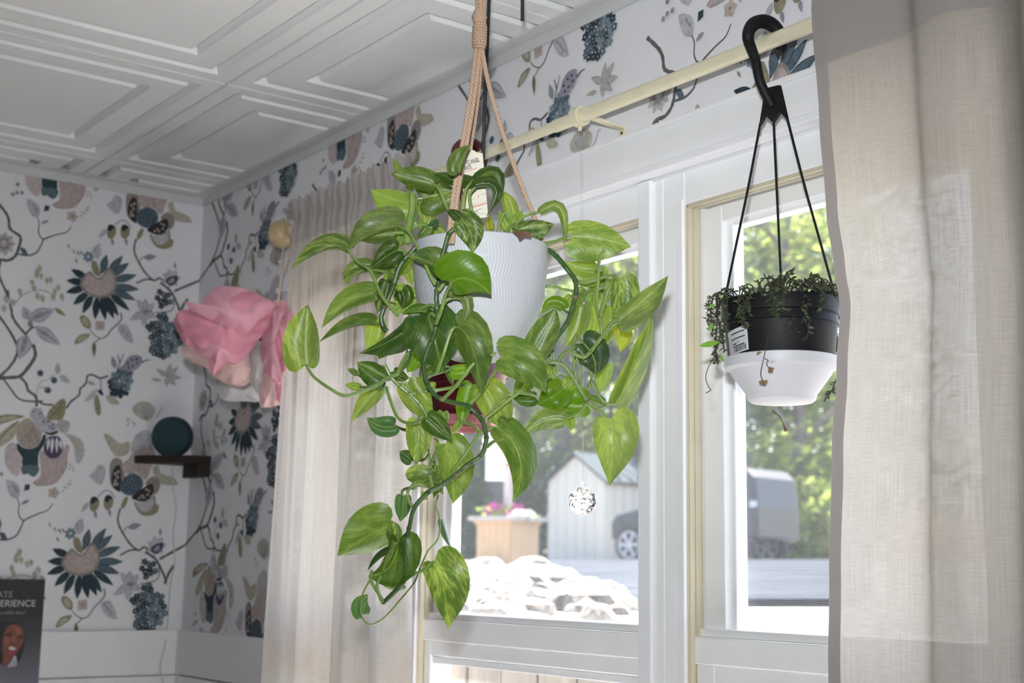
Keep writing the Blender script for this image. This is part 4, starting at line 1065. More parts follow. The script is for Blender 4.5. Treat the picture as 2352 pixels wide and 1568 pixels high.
for (pl, dd, c, gs, k) in LAY:
    ol = crom([Vector(Z('P', *q)) for q in pl], 7, True); cn = sum(ol, Vector((0, 0)))/len(ol); no = len(ol)
    ol = [cn+(q-cn)*gs*(1+.035*noise.noise(Vector((q.x*.045, q.y*.045, k*2.7)))+.012*math.sin(i*1.9+k)) for i, q in enumerate(ol)]
    def pf(u, v, k=k, dd=dd, ol=ol, cn=cn, no=no):
        e = ol[int(round(u*no)) % no]; p = cn.lerp(e, v)
        nz = noise.noise(Vector((p.x*.018, p.y*.018, k*3.3))); n2 = noise.noise(Vector((p.x*.05, p.y*.05, k*7.1)))
        n3 = abs(noise.noise(Vector((p.x*.028+3, p.y*.02, k*5.3)))); d = PDEP+dd-.030*(1-v*v)+.018*nz+.005*n2-.009*n3+.006*v**3*math.sin(u*44+k)
        return U(p.x, p.y, d)
    MB().grid(pf, no, 14).build('tissue_layer', M_TIS[c], pp_, ang=180)
M_STRING = pm('beige_string', (0.55, 0.45, 0.36), 0.9, 0.2, 80)
f0, f1 = UP(652, 556, 1, RY-.028), UP(672, 556, 1, RY-.026); kn = U(645, 640, PDEP-.02)
m = MB().tube([Vector((0.575, RY-.004, RZ+.028)), f0, kn, U(636, 700, PDEP-.045)], .0016, 6); m.build('string', M_STRING, pp_)
m = MB().tube([Vector((0.590, RY-.004, RZ+.027)), f1, kn, U(640, 704, PDEP-.045)], .0016, 6); m.build('string', M_STRING, pp_)

# ------------------------------------------------------------------ corner shelf, round speaker, cable
M_SHELF = pm('dark_brown_shelf', (0.016, 0.008, 0.005), 0.6, 0.3, 20, stretch=(1, 6, 6))
a0 = UP(313, 1048, 0, 0.012); a1 = UP(475, 1052, 1, -0.012)
sz = (a0.z+a1.z)/2+.004
shf = thing('corner_shelf', (0.02, -0.02, sz-.04), 'small dark brown corner shelf holding the round speaker', 'shelf')
MB().prism([Vector((.0012, -.0012, sz)), Vector((.0012, a0.y, sz)), Vector((.022, a0.y, sz)), Vector((a1.x, -.035, sz)), Vector((a1.x, -.0012, sz))], (0, 0, -.017)).build('board', M_SHELF, shf, smooth=False, bevel=.0008)
b0 = UP(409, 1070, 1, -0.03)
MB().box(max(.03, b0.x), a1.x-.001, -.030, -.0013, sz-.046, sz-.0171).build('bracket_block', M_SHELF, shf, smooth=False, bevel=.0008)
M_TEAL = pm('teal_speaker_cloth', (0.018, 0.050, 0.060), 0.85, 0.15, 300, 0.3, 900)
M_TEALD = pm('teal_speaker_side', (0.012, 0.028, 0.034), 0.5, 0.1, 40)
sc_ = UP(391, 999, 0, 0.055); tz = (CAM-sc_).normalized(); tz = (tz+Vector((-.12, -.42, -.10))).normalized()
tx = tz.cross(Vector((0, 0, 1))).normalized(); ty = tx.cross(tz)
R_ = 0.0455; zc_ = sz+R_*.93
sc_ = Vector((sc_.x, sc_.y, zc_))
spk = thing('smart_speaker', Vector((sc_.x, sc_.y, sz)), 'round dark teal speaker standing on the corner shelf', 'speaker')
MB().lathe([(R_*.86, -.032), (R_*.97, -.028), (R_, -.018), (R_, -.004), (R_*.97, 0)], sc_, 40, (tx, ty, tz)).build('housing', M_TEALD, spk)
MB().lathe([(R_*.972, 0.0005), (R_*.93, .004), (0, .0065)], sc_, 40, (tx, ty, tz)).build('grille', M_TEAL, spk)
M_CABLE = pm('white_cable', (0.62, 0.62, 0.64), 0.4, 0.05, 30)
cw = [(396, 1062), (398, 1120), (405, 1165), (398, 1230), (402, 1290), (392, 1340), (388, 1400), (383, 1450)]
cpts = [UP(x, y, 0, 0.006) for x, y in cw]+[UP(x, y, 0, 0.018) for x, y in ((378, 1490), (368, 1530), (374, 1568), (370, 1640), (374, 1760))]
props(MB().tube(crom(cpts, 5), .0016, 6).build('power_cable', M_CABLE), 'thin white cable running down the wall from the corner shelf', 'cable')

# ------------------------------------------------------------------ dark poster
def poster_mat():
    m, nt, N, L, b = node_mat('poster_print')
    tc = N.new('ShaderNodeTexCoord'); sp = N.new('ShaderNodeSeparateXYZ'); L.new(tc.outputs['Generated'], sp.inputs[0])
    cr = N.new('ShaderNodeValToRGB'); e = cr.color_ramp.elements
    e[0].position, e[0].color = 0.50, (0.20, 0.19, 0.25, 1); e[1].position, e[1].color = 0.86, (0.012, 0.012, 0.014, 1)
    q = e.new(0.74); q.color = (0.045, 0.045, 0.056, 1)
    L.new(sp.outputs['Z'], cr.inputs[0]); L.new(cr.outputs[0], b.inputs['Base Color']); b.inputs['Roughness'].default_value = 0.35
    return m
ptr = UP(104.5, 1330, 0, 0.016)
post = thing('poster', (0.014, ptr.y-.14, ptr.z-.50), 'dark poster with white lettering and a laughing face in the lower left', 'poster')
MB().box(0.0125, 0.0155, ptr.y-.28, ptr.y, ptr.z-.50, ptr.z).build('sheet', poster_mat(), post, smooth=False)
def text(body, right_px, cap_px, parent, mat, px, py, plane, name='lettering', bold=0.0, xs=1.0, frame=None):
    """flat lettering; frame = (origin, right vector, up vector), cap height in metres"""
    cu = bpy.data.curves.new('t', 'FONT'); cu.body = body; cu.size = 1.0; cu.align_x = 'RIGHT' if right_px else 'LEFT'; cu.offset = bold
    to = bpy.data.objects.new('t', cu); COL.objects.link(to)
    bpy.context.view_layer.update()
    me = bpy.data.meshes.new_from_object(to.evaluated_get(bpy.context.evaluated_depsgraph_get()))
    bpy.data.objects.remove(to); bpy.data.curves.remove(cu)
    o_, r_, u_ = frame; k = cap_px/0.70; org = ORG[parent.name]
    n_ = r_.cross(u_).normalized()
    for v in me.vertices: v.co = o_+r_*v.co.x*k*xs+u_*v.co.y*k+n_*0.0004-org
    me.name = name; me.materials.clear(); me.materials.append(mat)
    ob = bpy.data.objects.new(name, me); COL.objects.link(ob); ob.parent = parent; ORG[ob.name] = org
    return ob
YR, ZU = Vector((0, 1, 0)), Vector((0, 0, 1))
def pw_(x, y): 
    p = UP(*Z('R', x, y), 0, 0.0155); return Vector((0.0155, p.y, p.z))
def cap(y0, y1): return (pw_(100, y0)-pw_(100, y1)).z
M_PWHITE = pm('poster_white_ink', (0.55, 0.56, 0.58), 0.5, 0.05, 50); M_PGREY = pm('poster_grey_ink', (0.28, 0.29, 0.31), 0.5, 0.05, 50)
text('ATE', True, cap(285, 372), post, M_PGREY, 0, 0, 0, frame=(pw_(178, 375), YR, ZU))
text('ERIENCE', True, cap(405, 497), post, M_PWHITE, 0, 0, 0, frame=(pw_(495, 500), YR, ZU))
text('e selfie filter!', True, cap(558, 605), post, M_PGREY, 0, 0, 0, frame=(pw_(355, 607), YR, ZU))
PF = dict(hair=(.010, .009, .008), skin=(.20, .060, .035), lite=(.30, .10, .06), dark=(.05, .015, .012), lip=(.28, .05, .06), tooth=(.55, .52, .50), shirt=(.42, .40, .45))
def face_bit(c, pts, lay):
    q = crom([pw_(x, y) for x, y in pts], 4, True)
    m = MB(); m.add([p+Vector((.0003+.00012*lay, 0, 0)) for p in q], [tuple(range(len(q)))])
    m.build('portrait_print', pm('poster_'+c, PF[c], 0.5, 0.2, 120), post, smooth=False)
face_bit('hair', [(-120,760),(0,715),(160,720),(290,760),(345,860),(345,1000),(320,1140),(270,1260),(220,1310),(120,1250),(-60,1330),(-140,1200)], 0)
face_bit('shirt', [(205,1180),(235,1260),(225,1325),(110,1345),(140,1290)], 1)
face_bit('skin', [(60,860),(120,770),(230,750),(310,800),(335,900),(315,1010),(270,1090),(215,1180),(150,1230),(70,1330),(30,1330),(40,1180),(30,1050)], 2)
face_bit('lite', [(210,790),(270,790),(290,860),(250,900),(215,860)], 3); face_bit('lite', [(60,960),(110,920),(140,980),(90,1040)], 3); face_bit('lite', [(180,930),(210,920),(215,1010),(180,1030)], 3)
face_bit('dark', [(80,890),(130,870),(170,900),(120,925)], 4); face_bit('dark', [(250,920),(300,905),(325,935),(280,950)], 4); face_bit('dark', [(165,1020),(205,1015),(195,1040)], 4)
face_bit('lip', [(95,1075),(160,1050),(228,1085),(205,1150),(140,1165),(95,1120)], 5); face_bit('tooth', [(115,1080),(165,1058),(218,1085),(190,1110),(135,1100)], 6)

# ------------------------------------------------------------------ crystal ball on a thread
def glass_mat():
    m, nt, N, L, b = node_mat('cut_crystal')
    b.inputs['Base Color'].default_value = (1, 1, 1, 1); b.inputs['Transmission Weight'].default_value = 1.0; b.inputs['IOR'].default_value = 1.52; b.inputs['Roughness'].default_value = 0.0
    nz = N.new('ShaderNodeTexNoise'); nz.inputs['Scale'].default_value = 20
    mr = N.new('ShaderNodeMapRange'); mr.inputs['To Min'].default_value = 0.0; mr.inputs['To Max'].default_value = 0.01; L.new(nz.outputs[0], mr.inputs['Value']); L.new(mr.outputs[0], b.inputs['Roughness'])
    return m
cc = UP(1338, 1150, 1, RY); cr0 = 32.5/FP*(cc-CAM).dot(FWD)
cry = thing('crystal_ball', cc-Vector((0, 0, cr0)), 'faceted clear crystal ball hanging on a thread in front of the shed view', 'crystal ball')
m = MB(); vs, fs = [], []; rings = 9; sg_ = 14
for i in range(1, rings):
    for k_ in range(sg_):
        a = 2*math.pi*(k_+(i % 2)*.5)/sg_; t_ = math.pi*i/rings
        vs.append(cc+Vector((math.sin(t_)*math.cos(a), math.sin(t_)*math.sin(a), math.cos(t_)))*cr0)
top_, bot_ = len(vs), len(vs)+1; vs += [cc+Vector((0, 0, cr0)), cc-Vector((0, 0, cr0))]
for i in range(rings-2):
    for k_ in range(sg_):
        a, b_ = i*sg_+k_, i*sg_+(k_+1) % sg_; o1 = (i+1)*sg_
        if (i+1) % 2: c_, d_ = o1+k_, o1+(k_+1) % sg_; fs += [(a, c_, b_), (b_, c_, d_)] if False else [(a, c_, b_), (b_, c_, d_)]
        else: c_, d_ = o1+k_, o1+(k_+1) % sg_; fs += [(a, c_, d_), (a, d_, b_)]
for k_ in range(sg_): fs += [(top_, k_, (k_+1) % sg_), (bot_, (rings-2)*sg_+(k_+1) % sg_, (rings-2)*sg_+k_)]
m.add(vs, fs).build('ball', glass_mat(), cry, smooth=False)
MB().lathe([(.0, .0), (.0035, .001), (.004, .004), (.002, .007), (0, .0075)], cc+Vector((0, 0, cr0-.0008)), 12).build('cap', glass_mat(), cry)
M_THREAD = pm('nylon_thread', (0.75, 0.76, 0.78), 0.3, 0.05, 30, alpha_t=0.4)
tp = Vector((BX, RY, RZ-.015))
for s_ in (-.0012, .0012): MB().tube([cc+Vector((0, 0, cr0+.006)), cc+Vector((s_, 0, .25)), tp+Vector((s_*2, 0, 0))], .00022, 5).build('thread', M_THREAD, cry)

# ------------------------------------------------------------------ long black hook from the ceiling
sd_ = 2.02
s_top, s_bot = U(1123, 0, sd_), U(1109, 372, sd_)
upd = (s_top-s_bot).normalized()
T0 = s_bot+upd*((CZ-.012-s_bot.z)/upd.z)
off = U(1200, 30, sd_)-U(1123, 30, sd_)
E0 = U(1200, 48, sd_)
pts = [s_bot+Vector((0, 0, -.02)), s_bot, s_top.lerp(s_bot, .3)]
hk = [s_bot.lerp(T0, .0), s_bot.lerp(T0, .96)]
hzt = min(CZ-.02, s_top.z+.03)
arc = [s_bot.lerp(s_top, .5)] + [s_top+Vector((0, 0, .0))]
cxm = off*.5
for k_ in range(1, 10):
    a = math.pi*k_/10; arc.append(s_top+Vector((0, 0, .006))+cxm-cxm*math.cos(a)+Vector((0, 0, .024*math.sin(a))))
arc += [U(1200, 0, sd_), E0]
low = [s_bot+Vector((.018, .006, -.012)), s_bot+Vector((.012, .004, -.022)), s_bot+Vector((.002, .001, -.020)), s_bot]
hkt = thing('plant_hook', s_bot, 'long thin black metal hook hanging from the ceiling beside the rope hanger', 'hook')
MB().tube(low+arc, .0028, 8).build('shank', M_STICK, hkt)
apx = s_top+Vector((0, 0, .030))+cxm
eye = [apx+Vector((.006*math.cos(t*.6), 0, -.004+.006*math.sin(t*.6))) for t in range(-6, 5)]
MB().tube([Vector((apx.x, apx.y, CZ+.01)), Vector((apx.x, apx.y, apx.z+.006))]+eye[::-1][:8], .0016, 8).build('ceiling_eye', M_STICK, hkt)

# ------------------------------------------------------------------ black hanging pot over the rod
def hanging_basket(px, rim_y, bot_y, d, r_rim, r_bot, hookX, mat, traymat, name, label, tray, lean_y=0.0):
    c = U(px, rim_y, d); zr, zb_ = c.z, U(px, bot_y, d).z
    t = thing(name, (c.x, c.y, zb_-.05), label, 'hanging pot')
    H = zr-zb_
    prof = [(r_bot*.96, 0), (r_bot, .004), (lerp(r_bot, r_rim, .62), H*.62), (lerp(r_bot, r_rim, .63)+.0016, H*.63), (r_rim*.955, H-.019), (r_rim*.985, H-.018), (r_rim, H-.003), (r_rim-.001, H), (r_rim-.004, H-.001), (r_rim*.95, H-.02), (r_rim*.93, H-.025)]
    MB().lathe(prof, (c.x, c.y, zb_), 56).build('pot', mat, t)
    MB().lathe([(r_rim*.945, 0), (r_rim*.6, .006), (0, .008)], (c.x, c.y, zr-.024), 40).build('soil', M_SOIL, t)
    if tray:
        zt, rt, rb, ht = tray
        MB().lathe([(0, 0), (rb*.88, 0), (rb*.97, .003), (rb, .009), (lerp(rb, rt, .66), ht-.020), (rt*.885, ht-.016), (rt*.985, ht-.013), (rt, ht-.010), (rt, ht-.001), (rt-.002, ht), (rt*.93, ht-.004), (rb*.9, .012), (0, .006)], (c.x, c.y, zt), 56).build('drip_tray', traymat, t)
    # moulded hook and three hanger strips
    hx = Vector((hookX, RY, RZ)); split = hx+Vector((c.x-hookX, c.y-RY, 0))*.55+Vector((0, 0, -.085))
    path = []
    for k_ in range(0, 13):
        a = math.radians(-35+k_*19.5); path.append(hx+Vector((.006*math.cos(a), math.cos(a)*.024, .005+math.sin(a)*.024)))
    path = path + [hx+Vector((.004, -.022, -.028)), hx.lerp(split, .6)+Vector((0, -.016, -.006)), split]
    q = crom(path, 3)
    m = MB(); n_ = len(q); m.tube(q, [.006+.003*math.sin(math.pi*min(1, i/n_*1.15)) for i in range(n_)], 10)
    m.build('hook', mat, t)
    side = Vector((1, 0.25, 0)).normalized()
    MB().prism([split+side*-.010+Vector((0, 0, .025)), split+side*.010+Vector((0, 0, .025)), split+side*.020+Vector((0, 0, -.022)), split+side*.010+Vector((0, 0, -.010)), split+side*.0+Vector((0, 0, -.022)), split+side*-.010+Vector((0, 0, -.010)), split+side*-.019+Vector((0, 0, -.022))], Vector((0, .005, 0))).build('hanger_head', mat, t, smooth=False, bevel=.0008)
    view = math.atan2((CAM-c).y, (CAM-c).x)
    for a_, sx in ((view-1.75, -.0185), (view+1.78, .0185), (view+3.1, .0)):
        a_ = a_; e_ = Vector((c.x+math.cos(a_)*r_rim*.985, c.y+math.sin(a_)*r_rim*.985, zr-.004))
        s0 = split+side*sx+Vector((0, .0025, -.018))
        m = MB().tube(crom([s0, s0.lerp(e_, .35)+Vector((0, 0, -.004)), s0.lerp(e_, .7), e_, e_+Vector((0, 0, -.016))], 5), .0016, 8); m.build('hanger_strip', mat, t)
    return t, c, zr, zb_
M_TRAY = pm('white_tray_plastic', (0.80, 0.80, 0.83), 0.45, 0.02, 12, alpha_t=0.22)
dB = 1.687
ztray = U(1793, 929, dB).z; htray = U(1793, 826, dB).z-ztray
BK, bc, bzr, bzb = hanging_basket(1792, 694, 850, dB, .0705, .062, 1.886, M_BLACK, M_TRAY, 'hanging_pot', 'black plastic hanging pot with a white drip tray, hooked over the curtain rod', (ztray, .0682, .0415, htray))
# sticker with barcode
M_STK = pm('sticker_paper', (0.62, 0.62, 0.66), 0.4, 0.03, 40)
def on_pot(u, v):
    # patch of the pot side, u across, v down
    view = math.atan2((CAM-bc).y, (CAM-bc).x)
    a = view-math.radians(lerp(68, 35, u)); h = lerp(bzr-.041, bzr-.070, v)+.005*u
    r_ = lerp(.062, .0705, (h-bzb)/(bzr-bzb))+.0006
    return Vector((bc.x+math.cos(a)*r_, bc.y+math.sin(a)*r_, h))
MB().grid(on_pot, 8, 3).build('price_sticker', M_STK, BK)
def sticker_bar(u0, u1, v0, v1, mat=M_PRINT_DARK):
    m = MB().grid(lambda u, v: on_pot(lerp(u0, u1, u), lerp(v0, v1, v))+(on_pot(.5, .5)-Vector((bc.x, bc.y, on_pot(.5, .5).z))).normalized()*.0004, 3, 1); m.build('sticker_print', mat, BK)
r9 = rnd(2)
for v_, u0, u1 in ((.16, .26, .9), (.38, .22, .9), (.58, .3, .5), (.68, .3, .86)): sticker_bar(u0, u1, v_, v_+.045)
sticker_bar(.55, .62, .53, .6, M_PRINT_GREY); u_ = .32
while u_ < .88:
    w_ = r9.choice((.012, .02, .03)); sticker_bar(u_, u_+w_, .74, .94); u_ += w_+r9.choice((.014, .022))
for k_ in range(9): sticker_bar(.08, .14, .25+k_*.07, .28+k_*.07, M_PRINT_GREY)

# trailing succulent in the black pot
M_SUCC = pm('succulent_leaf', (0.065, 0.085, 0.04), 0.5, 0.4, 90, alpha_t=0.15); M_SUCS = pm('succulent_stem', (0.045, 0.040, 0.024), 0.7, 0.4, 90); M_SUCB = pm('bright_succulent_leaf', (0.22, 0.40, 0.06), 0.45, 0.2, 60, alpha_t=0.3)
M_DRY = pm('dried_flower', (0.26, 0.18, 0.08), 0.8, 0.3, 120)
suc = thing('trailing_succulent', (bc.x, bc.y, bzr-.03), 'straggly dark trailing succulent spilling over the rim of the black pot', 'plant')
r9 = rnd(21)
def leaflet(m, p, a, ln, wd, r):
    a = a.normalized(); b_ = a.orthogonal().normalized(); b_ = (Matrix.Rotation(r.uniform(0, 6.28), 3, a) @ b_); n_ = a.cross(b_)
    m.add([p, p+a*ln*.35+b_*wd+n_*wd*.3, p+a*ln, p+a*ln*.35-b_*wd+n_*wd*.3, p+a*ln*.45-n_*wd*.4], [(0, 1, 4), (1, 2, 4), (2, 3, 4), (3, 0, 4), (0, 1, 2, 3)])
def strand(pts, leafn, lsz, r, stemr=.0009, bright=0):
    q = crom(pts, 5); o = MB().tube(q, stemr, 5).build('stem', M_SUCS, suc)
    m = MB()
    for k_ in range(leafn):
        i = r.randrange(1, len(q)); leaflet(m, q[i], Vector((r.uniform(-1, 1), r.uniform(-1, 1), r.uniform(-.9, .6))), lsz*r.uniform(.6, 1.3), lsz*.2, r)
    lo = m.build('leaflets', M_SUCC, o); lo['kind'] = 'stuff'
def at_rim(a, h, k=1.0): return Vector((bc.x+math.cos(a)*.0705*k, bc.y+math.sin(a)*.0705*k, bzr+h))
vw = math.atan2((CAM-bc).y, (CAM-bc).x)
def px_on(tag, x, y, dd=0.0):
    p = Z(tag, x, y); return U(p[0], p[1], dB-.07+dd)
# clumps lying on the rim
for k_ in range(30):
    a = vw+r9.uniform(-2.0, 2.2); k0 = r9.uniform(.45, .9)
    strand([at_rim(a, -.012, k0), at_rim(a+.1, r9.uniform(.002, .012), k0+.08), at_rim(a+.25, r9.uniform(.004, .020), .95+r9.uniform(-.1, .08)), at_rim(a+.35, r9.uniform(-.012, .006), 1.05)], 8, .0085, r9)
for k_ in range(26):
    a = vw+r9.uniform(-.3, 1.7); strand([at_rim(a, -.012, .6), at_rim(a+.1, .012, .75), at_rim(a+.2, r9.uniform(.012, .026), .85)], 8, .010, r9)
# strands hanging down the side
for (x, y0, y1, n) in ((330,470,980,26), (390,480,880,22), (300,500,760,16), (360,470,820,20), (270,530,700,10), (420,470,640,10), (520,420,600,16), (560,420,700,18), (600,430,600,12), (540,440,690,12), (800,400,620,22), (860,420,620,18), (920,560,780,20), (960,600,790,16), (900,540,700,14), (1060,520,800,14), (1030,500,640,10), (1220,480,640,14), (1260,480,640,10), (780,400,560,14), (1180,420,560,10), (340,600,1000,10)):
    sx = r9.uniform(-25, 25); dd = .0 if 450 < x < 1200 else .045
    strand([px_on('T', x+sx*.2, y0-40, dd+.012), px_on('T', x, y0, dd), px_on('T', x+sx, lerp(y0, y1, .4), dd), px_on('T', x-sx*.5, lerp(y0, y1, .7), dd), px_on('T', x+sx*.4, y1, dd)], int(n*1.9), .0080, r9, .0008)
for (x0, y0, x1, y1) in ((1290,700,1280,900), (1300,780,1290,880), (1290,1120,1190,1300), (1280,1180,1200,1240)):
    strand([px_on('T', x0, y0, .12), px_on('T', (x0+x1)/2+15, (y0+y1)/2, .12), px_on('T', x1, y1, .12)], 12, .008, r9)
def big_leaf(tag, b_, t_, wd, dd=0.03):
    B_, T_ = px_on(tag, *b_, dd), px_on(tag, *t_, dd); d_ = T_-B_; n_ = d_.cross(FWD).normalized(); w_ = wd/ZM[tag][2]/FP*dB/2; m = MB()
    pr = [(0, 0), (.2, .7), (.5, 1), (.8, .6), (1, 0)]
    vs = [B_+d_*s_ + n_*w_*q_ for s_, q_ in pr]+[B_+d_*s_ - n_*w_*q_ - FWD*w_*.5 for s_, q_ in pr[1:-1]][::-1]
    m.add(vs, [tuple(range(len(vs)))]); m.build('leaf', M_SUCB, suc)
big_leaf('S', (280,865), (20,910), 75); big_leaf('S', (215,410), (135,455), 50); big_leaf('S', (200,640), (135,730), 60); big_leaf('S', (305,345), (268,290), 30); big_leaf('S', (270,1010), (330,1105), 40)
# long thin runners with dried blooms
for path_, tag in (([(250,990),(150,1150),(110,1290),(145,1400),(170,1440),(110,1475)], 'S'), ([(900,600),(850,850),(810,1040),(770,1240),(800,1330)], 'S'), ([(815,1060),(860,1090),(840,1120),(870,1180)], 'S'), ([(780,1365),(840,1420),(870,1480),(880,1520)], 'T')):
    MB().tube(crom([px_on(tag, x, y, -.004) for x, y in path_], 5), .0005, 5).build('runner', M_SUCS, suc)
for tag, x, y, s_ in (('S', 800, 1360, .006), ('S', 880, 1210, .006), ('S', 748, 1010, .004), ('T', 885, 1522, .005)):
    m = MB(); p = px_on(tag, x, y, -.004)
    for k_ in range(7): leaflet(m, p+Vector((0, 0, .002)), Vector((r9.uniform(-1, 1), r9.uniform(-1, 1), r9.uniform(-1, .5))), s_, s_*.4, r9)
    m.build('dried_bloom', M_DRY, suc)

# ------------------------------------------------------------------ maroon hanging pot behind the pothos
dM = 2.20
HKX = UP(1078, 372, 1, RY).x
MK, mc, mzr, mzb = hanging_basket(1066, 838, 972, dM, .0700, .0475, HKX, M_MAROON, M_PINKSAUCER, 'hanging_pot', 'maroon plastic hanging pot behind the pothos, hooked over the curtain rod', (U(1066, 978, dM).z, .056, .044, .012))

# ------------------------------------------------------------------ white textured pot in a rope hanger
D0 = 1.72
def weave_mat():
    m, nt, N, L, b = node_mat('white_ridged_pot')
    b.inputs['Base Color'].default_value = (0.55, 0.56, 0.595, 1); b.inputs['Roughness'].default_value = 0.5
    uv = N.new('ShaderNodeUVMap'); sp = N.new('ShaderNodeSeparateXYZ'); L.new(uv.outputs[0], sp.inputs[0])
    def mth(op, a, b_=None, c=None):
        n = N.new('ShaderNodeMath'); n.operation = op
        for i, q in enumerate((a, b_, c)):
            if q is None: continue
            if isinstance(q, (int, float)): n.inputs[i].default_value = q
            else: L.new(q, n.inputs[i])
        return n.outputs[0]
    band = mth('MULTIPLY', sp.outputs['Y'], 5.0)
    tri = mth('PINGPONG', band, 1.0)
    ph = mth('MULTIPLY_ADD', tri, 2.6, mth('MULTIPLY', sp.outputs['X'], 260.0))
    rid = mth('SINE', mth('MULTIPLY', ph, 6.2832/2))
    fr = mth('FRACT', band)
    seam = mth('LESS_THAN', mth('ABSOLUTE', mth('SUBTRACT', fr, 0.5)), 0.44)
    inz = mth('MULTIPLY', mth('GREATER_THAN', sp.outputs['Y'], 0.10), mth('LESS_THAN', sp.outputs['Y'], 0.90))
    h = mth('MULTIPLY', mth('MULTIPLY', rid, seam), inz)
    nz = N.new('ShaderNodeTexNoise'); nz.inputs['Scale'].default_value = 40; h2 = mth('MULTIPLY_ADD', nz.outputs[0], 0.3, h)
    bp = N.new('ShaderNodeBump'); bp.inputs['Strength'].default_value = 0.26; bp.inputs['Distance'].default_value = 0.0009
    L.new(h2, bp.inputs['Height']); L.new(bp.outputs[0], b.inputs['Normal'])
    tl = N.new('ShaderNodeBsdfTranslucent'); tl.inputs[0].default_value = (0.8, 0.82, 0.86, 1)
    mx = N.new('ShaderNodeMixShader'); mx.inputs[0].default_value = 0.15
    L.new(b.outputs[0], mx.inputs[1]); L.new(tl.outputs[0], mx.inputs[2]); L.new(mx.outputs[0], N['Material Output'].inputs[0])
    return m
PCx = 1104
k_m = D0/FP
pr_px = [(830, 50), (832, 62), (822, 78), (800, 98), (773, 116), (745, 129), (712, 140), (680, 147), (650, 151), (620, 154), (590, 155), (572, 155.5), (568, 155)]
pc = U(PCx, 568, D0)
def zpx(y): return U(PCx, y, D0).z
prof = [(r*k_m, zpx(y)-zpx(832)) for y, r in pr_px]
prof = [(0, 0.003)] + prof + [(152*k_m, prof[-1][1]+.001), (149*k_m, prof[-1][1]-.002), (146*k_m, prof[-1][1]-.03)]
pot = thing('flower_pot', (pc.x, pc.y, zpx(832)), 'white ridged plastic pot hanging in the rope hanger, full of pothos', 'plant pot')
SEG = 72
po_ = MB().lathe(prof, (pc.x, pc.y, zpx(832)), SEG).build('pot', weave_mat(), pot)
uvl = po_.data.uv_layers.new(name='UVMap'); Hh = prof[len(pr_px)][1]
for p in po_.data.polygons:
    ks = [po_.data.loops[li].vertex_index % SEG for li in p.loop_indices]
    wrap = max(ks)-min(ks) > SEG/2
    for li in p.loop_indices:
        vi = po_.data.loops[li].vertex_index; kk = vi % SEG
        if wrap and kk < SEG/2: kk += SEG
        uvl.data[li].uv = (kk/SEG, max(0, po_.data.vertices[vi].co.z/Hh))
MB().lathe([(147*k_m, 0), (90*k_m, .006), (0, .010)], (pc.x, pc.y, zpx(568)-.020), 40).build('soil', M_SOIL, pot)

# rope hanger: gathered top, wrap knot, three double legs
hang = thing('rope_hanger', (pc.x, pc.y, zpx(832)), 'knotted jute rope hanger carrying the white pot from the ceiling', 'plant hanger')
def axis_pt(y, dx=0.0): return U(1104+dx, y, D0)
topz = CZ-.004
gx = [Vector((pc.x, pc.y, 0))+Vector((0, 0, 0))]
pA = U(1101, 108, D0); pT = U(1106, -40, D0)
pT2 = pT+ (pT-pA).normalized()*((topz-pT.z)/(pT-pA).normalized().z)
m = MB()
for k_ in range(4):
    a = k_*1.57; o_ = RGT*math.cos(a)*.0034+FWD*math.sin(a)*.0034
    m.tube([pT2+o_, pT+o_, U(1103, 30, D0)+o_, pA+o_], .0034, 8)
m.build('rope', M_ROPE, hang)
m = MB()
for k_ in range(9):
    c0 = U(1102-.2*k_, 56+k_*6.5, D0); ax = (pT-pA).normalized(); x_ = ax.orthogonal().normalized(); y_ = ax.cross(x_)
    rr_ = .0074 if 0 < k_ < 8 else .0064
    m.tube([c0+x_*rr_*math.cos(t*.5236)+y_*rr_*math.sin(t*.5236) for t in range(13)], .0022, 6)
m.build('wrap_knot', M_ROPE, hang)
MB().lathe([(0, -.010), (.007, -.008), (.0098, 0), (.007, .008), (0, .010)], U(1101, 40, D0), 16).build('knot', M_ROPE, hang)
def leg(path, dd, name='rope', w_=.0034, both=True):
    for s_ in ((-.0024, .0024) if both else (0,)):
        MB().tube(crom([U(x, y, d_)+RGT*s_ for (x, y), d_ in zip(path, dd)], 6), w_, 8).build(name, M_ROPE, hang)
leg([(1098,112),(1086,215),(1066,335),(1046,450),(1034,560)], [D0, D0-.02, D0-.045, D0-.068, D0-.090], w_=.0029)
leg([(1106,112),(1124,200),(1156,310),(1203,440),(1228,500),(1252,575)], [D0, D0, D0, D0+.005, D0+.01, D0+.012], w_=.0030, both=False)
leg([(1104,112),(1098,215),(1080,340),(1060,480),(1050,565)], [D0, D0+.02, D0+.045, D0+.07, D0+.08], w_=.0030, both=False)
# paper plant tag tucked among the leaves
M_TAG = pm('cream_card', (0.66, 0.62, 0.52), 0.7, 0.05, 40, 0.1, 200)
dT = D0-.035
c00, c10, c11, c01 = Z('b', 935, 150), Z('b', 1195, 115), Z('b', 1262, 880), Z('b', 985, 915)
TL, TR, BR_, BL = U(*c00, dT), U(*c10, dT), U(*c11, dT), U(*c01, dT)
tagt = thing('plant_tag', (BL+BR_)/2, 'cream paper plant tag with black lettering tucked behind the rope', 'tag')
tw = (TR-TL); th_ = (BL-TL)
def tg(u, v): return TL+tw*u+th_*v+(BR_-TR-th_)*u*v
bump_ = [tg(.18+.28*(1-math.cos(math.pi*k_/8))/2*2, -.075*math.sin(math.pi*k_/8)) for k_ in range(1, 8)]
MB().prism([tg(0, 0)]+bump_+[tg(1, 0), tg(1, 1), tg(0, 1)], FWD*.0008).build('card', M_TAG, tagt, smooth=False)
tr_, tu_ = tw.normalized(), -(th_.normalized())
kc = k_m/5.2267*dT/D0
